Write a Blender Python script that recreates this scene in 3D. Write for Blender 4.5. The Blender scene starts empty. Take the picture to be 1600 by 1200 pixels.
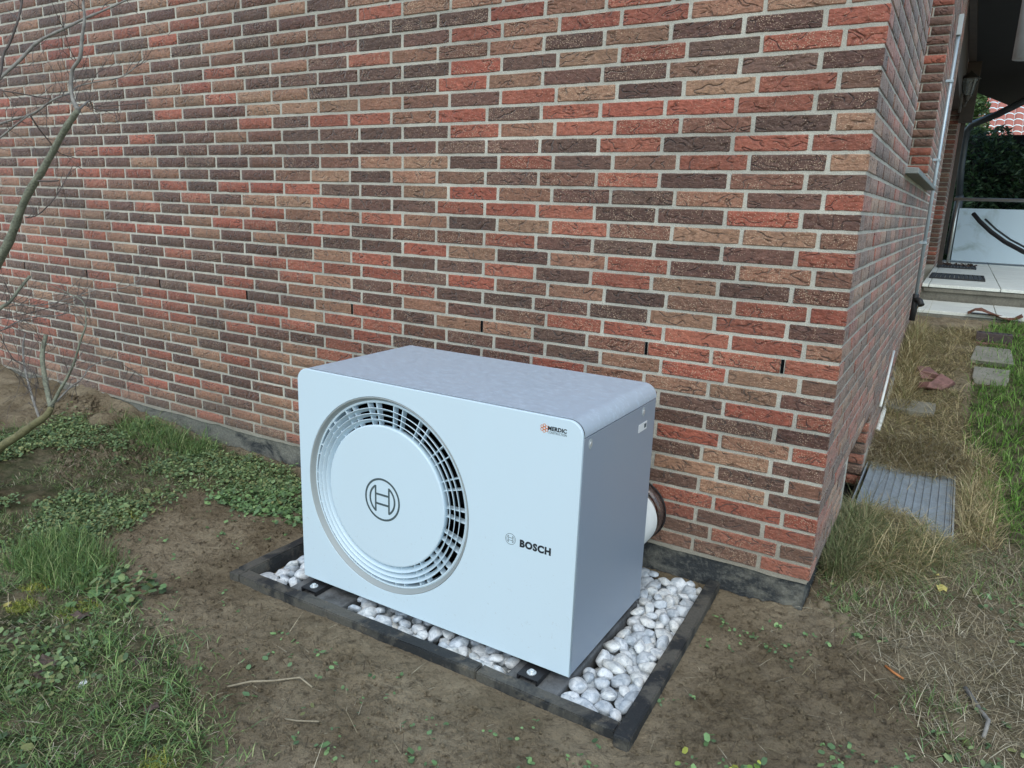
import bpy, bmesh, math, random
import numpy as np
from mathutils import Vector, Matrix
random.seed(7); RNG = np.random.default_rng(11)
S = bpy.context.scene
COL = S.collection

# ------------------------------------------------------------------ camera, world, sun, exposure
CAM = Vector((0.28726, -2.62346, 1.28302))
R_ = Vector((0.8553, 0.5170, 0.0337)).normalized()
F_ = Vector((-0.4959, 0.8357, -0.2361)).normalized()
U_ = R_.cross(F_).normalized(); R_ = F_.cross(U_).normalized()
cam = bpy.data.objects.new('camera', bpy.data.cameras.new('camera')); COL.objects.link(cam)
cam.matrix_world = Matrix(((R_.x, U_.x, -F_.x, CAM.x), (R_.y, U_.y, -F_.y, CAM.y), (R_.z, U_.z, -F_.z, CAM.z), (0, 0, 0, 1)))
cam.data.sensor_width = 36; cam.data.lens = 36 * 1146.6 / 1600
cam.data.clip_start = 0.02; cam.data.clip_end = 500
S.camera = cam
W = bpy.data.worlds.new('World'); S.world = W; W.use_nodes = True
nt = W.node_tree; bg = nt.nodes['Background']
sky = nt.nodes.new('ShaderNodeTexSky'); sky.sky_type = 'NISHITA'; sky.sun_disc = False
SUN_EL, SUN_AZ = math.radians(50), math.radians(158)
sky.sun_elevation = SUN_EL; sky.sun_rotation = SUN_AZ
sky.air_density = 1.0; sky.dust_density = 1.2; sky.ozone_density = 1.0
ov = nt.nodes.new('ShaderNodeMix'); ov.data_type = 'RGBA'; ov.blend_type = 'MULTIPLY'; ov.inputs[0].default_value = 1
ov.inputs[7].default_value = (0.94, 1.01, 0.97, 1)      # thin even cloud: greener and less violet than clear air
nt.links.new(sky.outputs[0], ov.inputs[6]); nt.links.new(ov.outputs[2], bg.inputs[0]); bg.inputs[1].default_value = 0.15
sun = bpy.data.objects.new('sun', bpy.data.lights.new('sun', 'SUN')); COL.objects.link(sun)
sun.data.energy = 0.95; sun.data.angle = math.radians(60); sun.data.color = (1.0, 0.99, 0.93)
sd = Vector((math.sin(SUN_AZ) * math.cos(SUN_EL), math.cos(SUN_AZ) * math.cos(SUN_EL), math.sin(SUN_EL)))
sun.rotation_euler = sd.to_track_quat('Z', 'Y').to_euler()
S.view_settings.view_transform = 'Standard'; S.view_settings.look = 'None'
S.view_settings.gamma = 1; S.view_settings.exposure = 0.62; S.view_settings.use_curve_mapping = False

CH = 0.06175     # course height of the brickwork

# ------------------------------------------------------------------ helpers
def ray(px, py):
    return F_ + R_ * ((px - 800) / 1146.6) + U_ * ((600 - py) / 1146.6)
def on(px, py, ax, val):
    d = ray(px, py); return CAM + d * ((val - CAM[ax]) / d[ax])

def nodes(name, rough=0.6, metal=0.0, spec=0.5):
    m = bpy.data.materials.new(name); m.use_nodes = True
    n = m.node_tree; b = n.nodes['Principled BSDF']
    b.inputs['Roughness'].default_value = rough; b.inputs['Metallic'].default_value = metal
    b.inputs['Specular IOR Level'].default_value = spec
    return m, n, b
def N(n, t, **kw):
    x = n.nodes.new(t)
    for k, v in kw.items():
        if k.startswith('i_'):
            key = k[2:]; key = int(key) if key.isdigit() else key.replace('_', ' ')
            x.inputs[key].default_value = v
        else: setattr(x, k, v)
    return x
def pos(n): return N(n, 'ShaderNodeNewGeometry').outputs['Position']
def noise(n, vec, scale, detail=4, rough=0.6, dist=0.0):
    x = N(n, 'ShaderNodeTexNoise'); x.inputs['Scale'].default_value = scale; x.inputs['Detail'].default_value = detail
    x.inputs['Roughness'].default_value = rough; x.inputs['Distortion'].default_value = dist
    n.links.new(vec, x.inputs['Vector']); return x.outputs['Fac']
def ramp(n, fac, stops):
    r = N(n, 'ShaderNodeValToRGB'); e = r.color_ramp.elements
    while len(e) < len(stops): e.new(0.5)
    for q, (p, c) in zip(e, stops):
        q.position = p; q.color = (c, c, c, 1) if not hasattr(c, '__len__') else (*c[:3], 1)
    n.links.new(fac, r.inputs[0]); return r.outputs[0]
def mix(n, fac, a, b, mode='MIX'):
    m = N(n, 'ShaderNodeMix', data_type='RGBA', blend_type=mode)
    for v, i in ((fac, 0), (a, 6), (b, 7)):
        if hasattr(v, 'links'): n.links.new(v, m.inputs[i])
        elif i == 0: m.inputs[0].default_value = v
        else: m.inputs[i].default_value = (*v[:3], 1)
    return m.outputs[2]
def math_(n, op, a, b=0.5):
    m = N(n, 'ShaderNodeMath', operation=op)
    for v, i in ((a, 0), (b, 1)):
        if hasattr(v, 'links'): n.links.new(v, m.inputs[i])
        else: m.inputs[i].default_value = v
    return m.outputs[0]
def bump(n, b, h, strength=0.5, dist=0.01, prev=None):
    x = N(n, 'ShaderNodeBump'); x.inputs['Strength'].default_value = strength; x.inputs['Distance'].default_value = dist
    n.links.new(h, x.inputs['Height'])
    if prev is not None: n.links.new(prev, x.inputs['Normal'])
    n.links.new(x.outputs[0], b.inputs['Normal']); return x.outputs[0]
def scaled(n, vec, s):
    m = N(n, 'ShaderNodeVectorMath', operation='MULTIPLY'); m.inputs[1].default_value = s
    n.links.new(vec, m.inputs[0]); return m.outputs[0]

def simple(name, c, rough=0.6, metal=0.0, var=0.25, sc=30, bmp=0.0, spec=0.5, sc2=None):
    m, n, b = nodes(name, rough, metal, spec); p = pos(n)
    f = noise(n, p, sc, 5)
    if sc2: f = math_(n, 'MULTIPLY', math_(n, 'ADD', f, noise(n, p, sc2, 3)), 0.5)
    lo = tuple(v * (1 - var) for v in c); hi = tuple(min(1, v * (1 + var)) for v in c)
    n.links.new(ramp(n, f, [(0.3, lo), (0.7, hi)]), b.inputs['Base Color'])
    if bmp: bump(n, b, f, bmp, 0.01)
    return m

def link(o, parent=None):
    COL.objects.link(o)
    if parent is not None: o.parent = parent
    return o
def obj(name, me, mat=None, parent=None, smooth=False):
    if isinstance(me, bmesh.types.BMesh):
        bm = me; me = bpy.data.meshes.new(name); bm.to_mesh(me); bm.free()
    if mat is not None: me.materials.append(mat)
    if smooth: me.polygons.foreach_set('use_smooth', [True] * len(me.polygons))
    o = bpy.data.objects.new(name, me); return link(o, parent)
def tag(o, label=None, cat=None, group=None, kind=None):
    if label: o['label'] = label
    if cat: o['category'] = cat
    if group: o['group'] = group
    if kind: o['kind'] = kind
    return o
def empty(name, loc, label, cat, group=None):
    o = bpy.data.objects.new(name, None); o.location = loc; o.empty_display_size = 0.1
    link(o); return tag(o, label, cat, group)
def into(o, parent):   # keep world coordinates of the mesh while parenting
    o.parent = parent; o.matrix_parent_inverse = Matrix.Translation(-Vector(parent.location)); return o
def fast_mesh(name, V, faces_idx, loop_tot, col=None, mat=None, smooth=False):
    me = bpy.data.meshes.new(name)
    V = np.asarray(V, np.float32); me.vertices.add(len(V)); me.vertices.foreach_set('co', V.ravel())
    faces_idx = np.asarray(faces_idx, np.int32).ravel(); loop_tot = np.asarray(loop_tot, np.int32)
    me.loops.add(len(faces_idx)); me.loops.foreach_set('vertex_index', faces_idx)
    st = np.zeros(len(loop_tot), np.int32); st[1:] = np.cumsum(loop_tot)[:-1]
    me.polygons.add(len(loop_tot)); me.polygons.foreach_set('loop_start', st); me.polygons.foreach_set('loop_total', loop_tot)
    me.update(calc_edges=True)
    if smooth: me.polygons.foreach_set('use_smooth', np.ones(len(loop_tot), bool))
    if col is not None:
        a = me.color_attributes.new('Col', 'FLOAT_COLOR', 'POINT')
        c = np.ones((len(V), 4), np.float32); c[:, :3] = col; a.data.foreach_set('color', c.ravel())
    if mat: me.materials.append(mat)
    return me
def box(bm, x0, x1, y0, y1, z0, z1):
    r = bmesh.ops.create_cube(bm, size=1)
    for v in r['verts']:
        v.co = Vector(((x0 + x1) / 2 + v.co.x * (x1 - x0), (y0 + y1) / 2 + v.co.y * (y1 - y0), (z0 + z1) / 2 + v.co.z * (z1 - z0)))
    return r['verts']
def bevel_all(bm, w, seg=2):
    bmesh.ops.bevel(bm, geom=bm.edges[:], offset=w, segments=seg, affect='EDGES', profile=0.5)
def bbox_obj(name, dims, mat, parent=None, bev=0.002, seg=2, jitter=0):
    bm = bmesh.new(); box(bm, *dims)
    if jitter:
        for v in bm.verts: v.co += Vector([random.uniform(-jitter, jitter) for _ in range(3)])
    if bev: bevel_all(bm, bev, seg)
    return obj(name, bm, mat, None if parent is None else None) if parent is None else into(obj(name, bm, mat), parent)
def tube_bm(bm, pts, rad, seg=8, cap=True, closed=False):
    pts = [Vector(p) for p in pts]; n = len(pts)
    rad = [rad] * n if not hasattr(rad, '__len__') else rad
    rings = []; up = None
    for i, p in enumerate(pts):
        t = (pts[(i + 1) % n if closed else min(i + 1, n - 1)] - pts[(i - 1) if (closed or i > 0) else 0]).normalized()
        if up is None: up = t.orthogonal().normalized()
        up = (up - t * up.dot(t)); up = up.normalized() if up.length > 1e-6 else t.orthogonal().normalized()
        sd_ = t.cross(up)
        rings.append([bm.verts.new(p + (up * math.cos(a) + sd_ * math.sin(a)) * rad[i]) for a in [2 * math.pi * k / seg for k in range(seg)]])
    for i in range(n if closed else n - 1):
        a, b = rings[i], rings[(i + 1) % n]
        for k in range(seg): bm.faces.new((a[k], a[(k + 1) % seg], b[(k + 1) % seg], b[k]))
    if cap and not closed:
        bm.faces.new(rings[0][::-1]); bm.faces.new(rings[-1])
def tube(name, pts, rad, mat, parent=None, seg=8):
    bm = bmesh.new(); tube_bm(bm, pts, rad, seg)
    o = obj(name, bm, mat, smooth=True)
    return into(o, parent) if parent is not None else o
def lathe_bm(bm, prof, centre, axis='y', seg=96, closed=False):
    """prof = [(radius, along)], revolve round the axis through centre"""
    c = Vector(centre); rings = []
    for r, h in prof:
        ring = []
        for k in range(seg):
            a = 2 * math.pi * k / seg
            v = Vector((math.cos(a) * r, h, math.sin(a) * r)) if axis == 'y' else Vector((math.cos(a) * r, math.sin(a) * r, h))
            ring.append(bm.verts.new(c + v))
        rings.append(ring)
    m = len(rings)
    for i in range(m if closed else m - 1):
        a, b = rings[i], rings[(i + 1) % m]
        for k in range(seg): bm.faces.new((a[k], a[(k + 1) % seg], b[(k + 1) % seg], b[k]))
    return rings
def fixn(bm): bmesh.ops.recalc_face_normals(bm, faces=bm.faces[:])

# smooth value noise in numpy
_L = RNG.random((256, 256))
def vnoise(x, y):
    xi = np.floor(x).astype(int); yi = np.floor(y).astype(int); fx = x - xi; fy = y - yi
    fx = fx * fx * (3 - 2 * fx); fy = fy * fy * (3 - 2 * fy)
    g = lambda a, b: _L[a & 255, b & 255]
    return (g(xi, yi) * (1 - fx) + g(xi + 1, yi) * fx) * (1 - fy) + (g(xi, yi + 1) * (1 - fx) + g(xi + 1, yi + 1) * fx) * fy
def fbm(x, y, s, o=4, gain=0.5):
    r = 0; a = 1; t = 0
    for i in range(o):
        r = r + a * vnoise(x * s + 17.3 * i, y * s + 5.1 * i); t += a; a *= gain; s *= 2.03
    return r / t
def inpoly(x, y, P):
    x = np.asarray(x); y = np.asarray(y); r = np.zeros(x.shape, bool); n = len(P)
    for i in range(n):
        x1, y1 = P[i]; x2, y2 = P[(i + 1) % n]
        c = ((y1 > y) != (y2 > y)) & (x < (x2 - x1) * (y - y1) / (y2 - y1 + 1e-12) + x1); r ^= c
    return r
POLY = {
 'grass': [(-2.88, -1.65), (-2.6, -1.45), (-2.47, -1.24), (-2.23, -1.31), (-1.97, -1.34), (-1.73, -1.36), (-1.44, -1.48), (-1.14, -1.64), (-0.96, -1.76), (-1.2, -2.3), (-3.2, -2.3)],
 'clover': [(-4.9, -1.1), (-4.34, -0.64), (-4.28, -0.35), (-3.94, -0.19), (-3.3, -0.05), (-2.52, -0.06), (-2.15, -0.41), (-2.73, -0.44), (-2.9, -0.56), (-2.58, -0.97), (-2.61, -1.14), (-2.82, -1.35), (-3.06, -1.58), (-4.4, -1.9)],
 'walltuft': [(-4.01, -0.19), (-3.26, -0.04), (-3.05, -0.2), (-3.5, -0.33)],
 'seed': [(-0.98, -1.28), (-0.28, -1.0), (-0.25, -0.06), (-0.02, -0.01), (0.31, -0.17), (0.42, -0.7), (-0.81, -1.5)],
 'dry': [(0.01, 0.14), (-0.0, 0.5), (0.03, 1.04), (0.45, 0.97), (0.72, 1.01), (1.07, 1.18), (1.2, -0.3), (0.5, -0.85), (0.31, -0.21), (0.13, 0.0)],
 'straw': [(0.02, 1.95), (0.03, 3.21), (0.03, 4.6), (0.56, 4.6), (0.48, 3.79), (0.44, 2.82), (0.56, 1.88), (0.46, 1.95), (0.45, 1.95)],
 'clump': [(0.01, 0.85), (0.01, 1.14), (0.45, 1.03), (0.47, 0.78), (0.26, 0.46), (0.03, 0.34)],
 'green': [(0.59, 4.75), (0.86, 4.9), (2.6, 5.4), (2.4, 1.0), (1.07, 1.1), (0.72, 1.08), (0.6, 1.15), (0.53, 1.86), (0.47, 2.47), (0.5, 3.27)],
}
BED = (-1.845, -0.322, -0.935, -0.004)
PIT = (0.0, 0.44, 1.03, 1.93)
def base_h(x, y):
    a = np.interp(y, [-6, -1, 0, 1.9, 2.3, 3, 4, 4.8, 5.6, 30], [-.13, -.13, -.11, -.105, -.02, .14, .33, .44, .49, .49])
    b = -.125 + np.clip((-x - 3.2) / 1.2, 0, 1) * np.clip((y + 1.3) / 1.3, 0, 1) * .09
    w = np.clip((x + .15) / .15, 0, 1)
    return a * w + b * (1 - w)
def ground_h(x, y, fine=True):
    x = np.asarray(x, float); y = np.asarray(y, float)
    h = base_h(x, y) + (fbm(x, y, 2.2, 3) - .5) * .03
    # loose dug earth near the wall at the far left
    m = np.clip((-x - 3.3) / .7, 0, 1) * np.clip((y + .75) / .5, 0, 1)
    h = h + m * (fbm(x, y, 6, 4, .5) - .45) * .11
    if fine:
        h = h + (fbm(x + 7, y, 14, 6, .70) - .5) * .046 + np.maximum(0, fbm(x, y + 9, 42, 3, .6) - .55) * .035
    # level round the bed, along the wall, under slab
    d = np.maximum(np.maximum(BED[0] - .05 - x, x - BED[1] - .05), np.maximum(BED[2] - .05 - y, y - BED[3] - .1))
    k = np.clip(d / .12, 0, 1); h = h * k + (-.127 + (h - base_h(x, y)) * .3) * (1 - k)
    return h

# ------------------------------------------------------------------ materials
def brick_material(name, src):
    m, n, b = nodes(name, 0.58, 0, 0.4)
    p = pos(n)
    if src == 'object': base = N(n, 'ShaderNodeObjectInfo').outputs['Color']
    else:
        a = N(n, 'ShaderNodeAttribute'); a.attribute_name = 'Col'; base = a.outputs['Color']
    big = noise(n, p, 9, 3); mid = noise(n, p, 60, 5, .7)
    c = mix(n, 0.75, base, ramp(n, mid, [(0.28, 0.50), (0.72, 1.42)]), 'MULTIPLY')
    c = mix(n, 0.5, c, ramp(n, big, [(0.3, 0.75), (0.7, 1.2)]), 'MULTIPLY')
    # pressed worm-like grooves: thin level lines of a warped noise
    q = scaled(n, p, (1.0, 1.0, 1.7))
    w1 = noise(n, q, 14, 1.0, .4, .9)
    worm = ramp(n, math_(n, 'ABSOLUTE', math_(n, 'SUBTRACT', w1, 0.5)), [(0.0, 0.0), (0.030, 0.75), (0.055, 1.0)])
    mask = ramp(n, noise(n, p, 15, 2), [(0.42, 0.0), (0.56, 1.0)])
    mask = math_(n, 'SUBTRACT', 1.0, mask)
    groove = mix(n, mask, (1, 1, 1), worm)
    c = mix(n, 0.28, c, groove, 'MULTIPLY')  # grooves also darken the colour, painting in the shade they hold
    # sandy grains
    v = N(n, 'ShaderNodeTexVoronoi'); v.inputs['Scale'].default_value = 230; n.links.new(p, v.inputs['Vector'])
    spk = ramp(n, v.outputs['Distance'], [(0.24, 1.0), (0.42, 0.0)])
    spm = ramp(n, noise(n, p, 14, 3), [(0.34, 0.3), (0.55, 1.0)])
    rnd = ramp(n, v.outputs['Color'], [(0.48, 0.0), (0.62, 1.0)])
    sp = math_(n, 'MULTIPLY', math_(n, 'MULTIPLY', spk, spm), rnd)
    c = mix(n, math_(n, 'MULTIPLY', sp, 0.8), c, (0.68, 0.50, 0.34))
    # efflorescence low on the wall
    b.inputs['Sheen Weight'].default_value = 0.30; b.inputs['Sheen Roughness'].default_value = 0.45; b.inputs['Sheen Tint'].default_value = (0.9, 0.85, 0.82, 1)
    st_ = noise(n, scaled(n, p, (.6, .6, 1.6)), 1.7, 5, .65)
    c = mix(n, 0.8, c, ramp(n, st_, [(0.32, 0.78), (0.66, 1.18)]), 'MULTIPLY')
    z = N(n, 'ShaderNodeSeparateXYZ'); n.links.new(p, z.inputs[0])
    lowm = math_(n, 'MULTIPLY', ramp(n, math_(n, 'ADD', z.outputs[2], math_(n, 'MULTIPLY', big, .3)), [(0.12, 1.0), (0.42, 0.0)]), 0.22)
    c = mix(n, lowm, c, (0.27, 0.215, 0.165))
    n.links.new(c, b.inputs['Base Color'])
    h1 = math_(n, 'ADD', math_(n, 'MULTIPLY', groove, 0.8), math_(n, 'MULTIPLY', noise(n, q, 34, 4, .6), 1.1))
    nb = bump(n, b, h1, 0.95, 0.009)
    bump(n, b, math_(n, 'ADD', noise(n, p, 300, 3, .7), sp), 0.5, 0.0015, nb)
    return m
M_brick = brick_material('brick_clay', 'object')
M_brick_far = brick_material('brick_clay_joined', 'attr')

m, n, b = nodes('mortar', 0.9, 0, 0.2); p = pos(n); b.inputs['Sheen Weight'].default_value = 0.2; b.inputs['Sheen Roughness'].default_value = 0.45
g = noise(n, p, 260, 4, .8)
c = ramp(n, g, [(0.32, (0.15, 0.14, 0.12)), (0.42, (0.50, 0.475, 0.40)), (0.75, (0.74, 0.71, 0.61))])
c = mix(n, 1.0, c, ramp(n, noise(n, p, 5, 4), [(0.3, 0.78), (0.7, 1.1)]), 'MULTIPLY')
zz_ = N(n, 'ShaderNodeSeparateXYZ'); n.links.new(p, zz_.inputs[0])
c = mix(n, math_(n, 'MULTIPLY', ramp(n, math_(n, 'ADD', zz_.outputs[2], math_(n, 'MULTIPLY', noise(n, p, 6, 4), .4)), [(0.16, 1.0), (0.50, 0.0)]), 0.6), c, (0.27, 0.23, 0.175))
c = mix(n, 1.0, c, ramp(n, noise(n, scaled(n, p, (.6, .6, 1.6)), 1.7, 5, .65), [(0.32, 0.75), (0.66, 1.15)]), 'MULTIPLY')
n.links.new(c, b.inputs['Base Color']); bump(n, b, math_(n, 'ADD', g, noise(n, p, 60, 3)), 0.8, 0.004); M_mortar = m

m, n, b = nodes('plinth', 0.85, 0, 0.3); p = pos(n)
a_ = noise(n, scaled(n, p, (1, 1, 1.6)), 5, 6, .65, .4); b_ = noise(n, p, 55, 5, .7)
sx = N(n, 'ShaderNodeSeparateXYZ'); n.links.new(p, sx.inputs[0])
c = mix(n, ramp(n, math_(n, 'ADD', a_, math_(n, 'MULTIPLY', sx.outputs[0], -0.055)), [(0.52, 0), (0.68, 1)]), (0.038, 0.042, 0.045), (0.20, 0.195, 0.165))
c = mix(n, ramp(n, b_, [(0.5, 0), (0.75, 0.8)]), c, (0.17, 0.17, 0.15))
c = mix(n, 0.5, c, ramp(n, noise(n, p, 120, 4, .7), [(0.3, 0.5), (0.7, 1.5)]), 'MULTIPLY')
n.links.new(c, b.inputs['Base Color']); bump(n, b, b_, 0.7, 0.01); M_plinth = m

m, n, b = nodes('soil', 0.95, 0, 0.15); p = pos(n)
a1 = noise(n, p, 3.2, 5, .6); a2 = noise(n, p, 30, 6, .7); a3 = noise(n, p, 190, 4, .8)
c = mix(n, ramp(n, a1, [(0.38, 0), (0.62, 1)]), (0.215, 0.168, 0.105), (0.370, 0.300, 0.200))
c = mix(n, ramp(n, a2, [(0.32, 0.75), (0.47, 0.0)]), c, (0.070, 0.052, 0.034))
c = mix(n, ramp(n, a3, [(0.58, 0), (0.74, 0.8)]), c, (0.36, 0.28, 0.19))
c = mix(n, ramp(n, noise(n, p, 80, 4, .8), [(0.54, 0), (0.74, 0.65)]), c, (0.05, 0.034, 0.022))
at = N(n, 'ShaderNodeAttribute'); at.attribute_name = 'Col'
c = mix(n, math_(n, 'MULTIPLY', ramp(n, noise(n, p, 11, 5), [(0.35, 0.3), (0.6, 1)]), at.outputs['Fac']), c, (0.060, 0.072, 0.030))
n.links.new(c, b.inputs['Base Color']); q1 = bump(n, b, a2, 1.0, 0.03); q2 = bump(n, b, noise(n, p, 85, 5, .75), 0.9, 0.010, q1); bump(n, b, a3, 0.8, 0.005, q2); M_soil = m

def attr_mat(name, rough=0.6, spec=0.3, trans=0.0):
    m, n, b = nodes(name, rough, 0, spec)
    a = N(n, 'ShaderNodeAttribute'); a.attribute_name = 'Col'
    c = mix(n, 0.6, a.outputs['Color'], ramp(n, noise(n, pos(n), 90, 2), [(0.3, 0.75), (0.7, 1.25)]), 'MULTIPLY')
    n.links.new(c, b.inputs['Base Color'])
    if trans:
        t = N(n, 'ShaderNodeBsdfTranslucent'); n.links.new(c, t.inputs[0])
        ms = N(n, 'ShaderNodeMixShader'); ms.inputs[0].default_value = trans
        out = n.nodes['Material Output']; n.links.new(b.outputs[0], ms.inputs[1]); n.links.new(t.outputs[0], ms.inputs[2]); n.links.new(ms.outputs[0], out.inputs[0])
    return m
M_leaf = attr_mat('leaf_green', 0.5, 0.4, 0.25)
M_blade = attr_mat('grass_blade', 0.6, 0.25, 0.2)

m, n, b = nodes('white_marble_pebble', 0.55, 0, 0.4); p = pos(n)
oi = N(n, 'ShaderNodeObjectInfo').outputs['Random']
f = noise(n, p, 45, 5, .65, .6)
c = mix(n, ramp(n, f, [(0.38, 0), (0.60, 1)]), (0.48, 0.52, 0.55), (0.83, 0.85, 0.85))
c = mix(n, 0.9, c, ramp(n, oi, [(0.0, (0.62, 0.66, 0.70)), (0.25, (0.80, .84, .88)), (0.6, 0.98), (1.0, (1.0, .98, .93))]), 'MULTIPLY')
c = mix(n, ramp(n, noise(n, p, 12, 3), [(0.58, 0), (0.75, 0.35)]), c, (0.42, 0.36, 0.28))
n.links.new(c, b.inputs['Base Color']); bump(n, b, noise(n, p, 140, 4), 0.35, 0.003); M_peb = m

m, n, b = nodes('black_edging', 0.62, 0, 0.4); p = pos(n)
f = noise(n, scaled(n, p, (1, 1, .5)), 9, 5, .6, .5)
c = mix(n, ramp(n, f, [(0.46, 0), (0.56, 1)]), (0.026, 0.028, 0.029), (0.095, 0.089, 0.075))
c = mix(n, ramp(n, noise(n, p, 28, 5, .7), [(0.55, 0), (0.70, 0.7)]), c, (0.16, 0.135, 0.10))
c = mix(n, 0.5, c, ramp(n, noise(n, p, 150, 4), [(0.3, 0.6), (0.7, 1.4)]), 'MULTIPLY')
n.links.new(c, b.inputs['Base Color']); bump(n, b, noise(n, p, 90, 5, .7), 0.5, 0.004); M_edge = m

m, n, b = nodes('concrete_strip', 0.8, 0, 0.3); p = pos(n)
f = noise(n, p, 14, 6, .7)
n.links.new(ramp(n, f, [(0.35, (0.07, 0.07, 0.068)), (0.62, (0.17, 0.175, 0.175))]), b.inputs['Base Color']); bump(n, b, noise(n, p, 110, 4), 0.5, 0.004); M_conc = m

def N_z(n, p):
    z = N(n, 'ShaderNodeSeparateXYZ'); n.links.new(p, z.inputs[0]); return math_(n, 'ADD', z.outputs[2], .08)
def paint(name, c, rough, dirt, dirtc, sc=(1, 1, 1), rain=False):
    m, n, b = nodes(name, rough, 0, 0.5); p = pos(n)
    f = noise(n, scaled(n, p, sc), 3.0, 5, .6)
    cc = mix(n, ramp(n, f, [(0.4, 0), (0.75, dirt)]), c, dirtc)
    cc = mix(n, ramp(n, noise(n, p, 180, 2, .8), [(0.73, 0), (0.79, 0.35)]), cc, tuple(v * .45 for v in c))
    cc = mix(n, math_(n, 'MULTIPLY', ramp(n, noise(n, p, 75, 4, .8), [(0.62, 0), (0.72, 1)]), ramp(n, N_z(n, p), [(0.0, 0.45), (0.5, 0.05)])), cc, (0.30, 0.28, 0.22))
    if rain:
        r = noise(n, scaled(n, p, (0.7, 1.5, 1)), 52, 3, .6, .8)
        cc = mix(n, 0.38, cc, ramp(n, r, [(0.40, 0.86), (0.54, 0.96), (0.64, 1.24)]), 'MULTIPLY')
        n.links.new(ramp(n, r, [(0.35, 0.30), (0.62, 0.52)]), b.inputs['Roughness'])
        bump(n, b, r, 0.12, 0.001)
    n.links.new(cc, b.inputs['Base Color']); return m
M_white = paint('white_powder_coat', (0.635, 0.765, 0.845), 0.36, 0.12, (0.60, 0.66, 0.68), (1.5, 1, .4))
M_grey = paint('grey_powder_coat', (0.275, 0.325, 0.395), 0.40, 0.25, (0.33, 0.34, 0.35), (1, 1, .6))  # side and back copy: darker, their shade put into the colour
M_greytop = paint('grey_powder_coat_skylit_rain', (0.43, 0.50, 0.575), 0.40, 0.2, (0.48, 0.53, 0.58), (1, 1, 1), rain=True)  # same paint as the sides: sky light painted in paler, plus rain spots
M_greyring = paint('grey_plastic', (0.34, 0.37, 0.37), 0.5, 0.2, (0.25, 0.27, 0.26))
M_dark = simple('dark_inside', (0.006, 0.007, 0.008), 1.0, spec=0)
M_blades = simple('fan_black', (0.008, 0.009, 0.010), 0.9, spec=.1)
M_black = simple('black_rubber', (0.018, 0.018, 0.02), 0.55, var=.3, sc=60, bmp=.2)
M_ink = simple('black_print', (0.012, 0.016, 0.022), 0.5, var=.1)
M_emblem = simple('dark_grey_print', (0.075, 0.105, 0.115), 0.5, var=.1)
M_orange = simple('orange_print', (0.62, 0.20, 0.07), 0.5, var=.1)
M_zinc = simple('zinc_bolt', (0.72, 0.74, 0.74), 0.35, 0.6, var=.15, sc=80)
M_label = simple('white_label', (0.75, 0.76, 0.76), 0.5, var=.06)
M_hose = simple('white_hose', (0.80, 0.82, 0.80), 0.45, var=.06, sc=12)
M_galv = simple('galvanised_steel', (0.34, 0.39, 0.42), 0.5, 0.25, var=.3, sc=14, sc2=120)
M_stonesill = simple('stone_sill', (0.25, 0.27, 0.26), 0.8, var=.3, sc=40, sc2=200, bmp=.4)
M_pvcgrey = simple('light_grey_pipe', (0.42, 0.46, 0.47), 0.4, var=.15, sc=8)
M_dpipe = simple('dark_grey_gutter_pipe', (0.045, 0.055, 0.062), 0.4, var=.25, sc=8)
M_wood = simple('dark_brown_wood', (0.055, 0.038, 0.028), 0.6, var=.3, sc=10)
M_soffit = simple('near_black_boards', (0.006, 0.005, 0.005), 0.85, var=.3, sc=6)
M_bronze = simple('weathered_bronze', (0.075, 0.062, 0.050), 0.45, 0.5, var=.3, sc=50)
M_steel = simple('brushed_steel', (0.50, 0.52, 0.50), 0.35, 0.8, var=.1, sc=20)
M_tile = simple('pale_terrace_tile', (0.66, 0.68, 0.62), 0.55, var=.18, sc=5, sc2=60)
M_stepc = simple('mossy_concrete', (0.17, 0.16, 0.13), 0.9, var=.4, sc=8, sc2=60, bmp=.4)
M_doormat = simple('dark_doormat', (0.035, 0.042, 0.048), 0.8, var=.4, sc=90)
M_rust = simple('rust_brown', (0.14, 0.055, 0.03), 0.8, var=.4, sc=30, bmp=.3)
M_clinker = simple('dark_engineering_brick', (0.065, 0.045, 0.043), 0.6, var=.3, sc=40, bmp=.3)
M_shard = simple('reddish_brick_shard', (0.20, 0.10, 0.085), 0.7, var=.3, sc=40, bmp=.3)
M_slab = simple('grey_paver', (0.22, 0.21, 0.17), 0.85, var=.3, sc=12, sc2=90, bmp=.3)
M_pvc = simple('white_pvc', (0.72, 0.74, 0.70), 0.45, var=.12, sc=20)
M_wpipe = simple('galvanised_conduit', (0.42, 0.50, 0.55), 0.35, 0.3, var=.1, sc=10)
M_bark = simple('grey_green_bark', (0.215, 0.22, 0.16), 0.85, var=.6, sc=26, sc2=160, bmp=1.0)
M_barkmoss = simple('mossy_bark', (0.17, 0.155, 0.075), 0.85, var=.5, sc=25, sc2=140, bmp=.6)
M_twig = simple('dark_twig_bark', (0.105, 0.085, 0.075), 0.7, var=.4, sc=40)
M_twigl = simple('grey_twig_bark', (0.24, 0.225, 0.20), 0.7, var=.4, sc=40)
M_dead = simple('dead_leaf', (0.085, 0.055, 0.042), 0.7, var=.5, sc=60)
M_yellow = simple('yellow_leaf', (0.52, 0.44, 0.13), 0.6, var=.2, sc=60)
M_straw = simple('straw_stalk', (0.30, 0.25, 0.17), 0.7, var=.3, sc=60)
M_orangew = simple('orange_splinter', (0.42, 0.16, 0.05), 0.7, var=.3, sc=60)
m, n, b = nodes('frosted_panel', 0.18, 0, 0.5); p = pos(n)
f = noise(n, scaled(n, p, (1, 1, 1)), 2.3, 5, .6, .8); z = N(n, 'ShaderNodeSeparateXYZ'); n.links.new(p, z.inputs[0])
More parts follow.
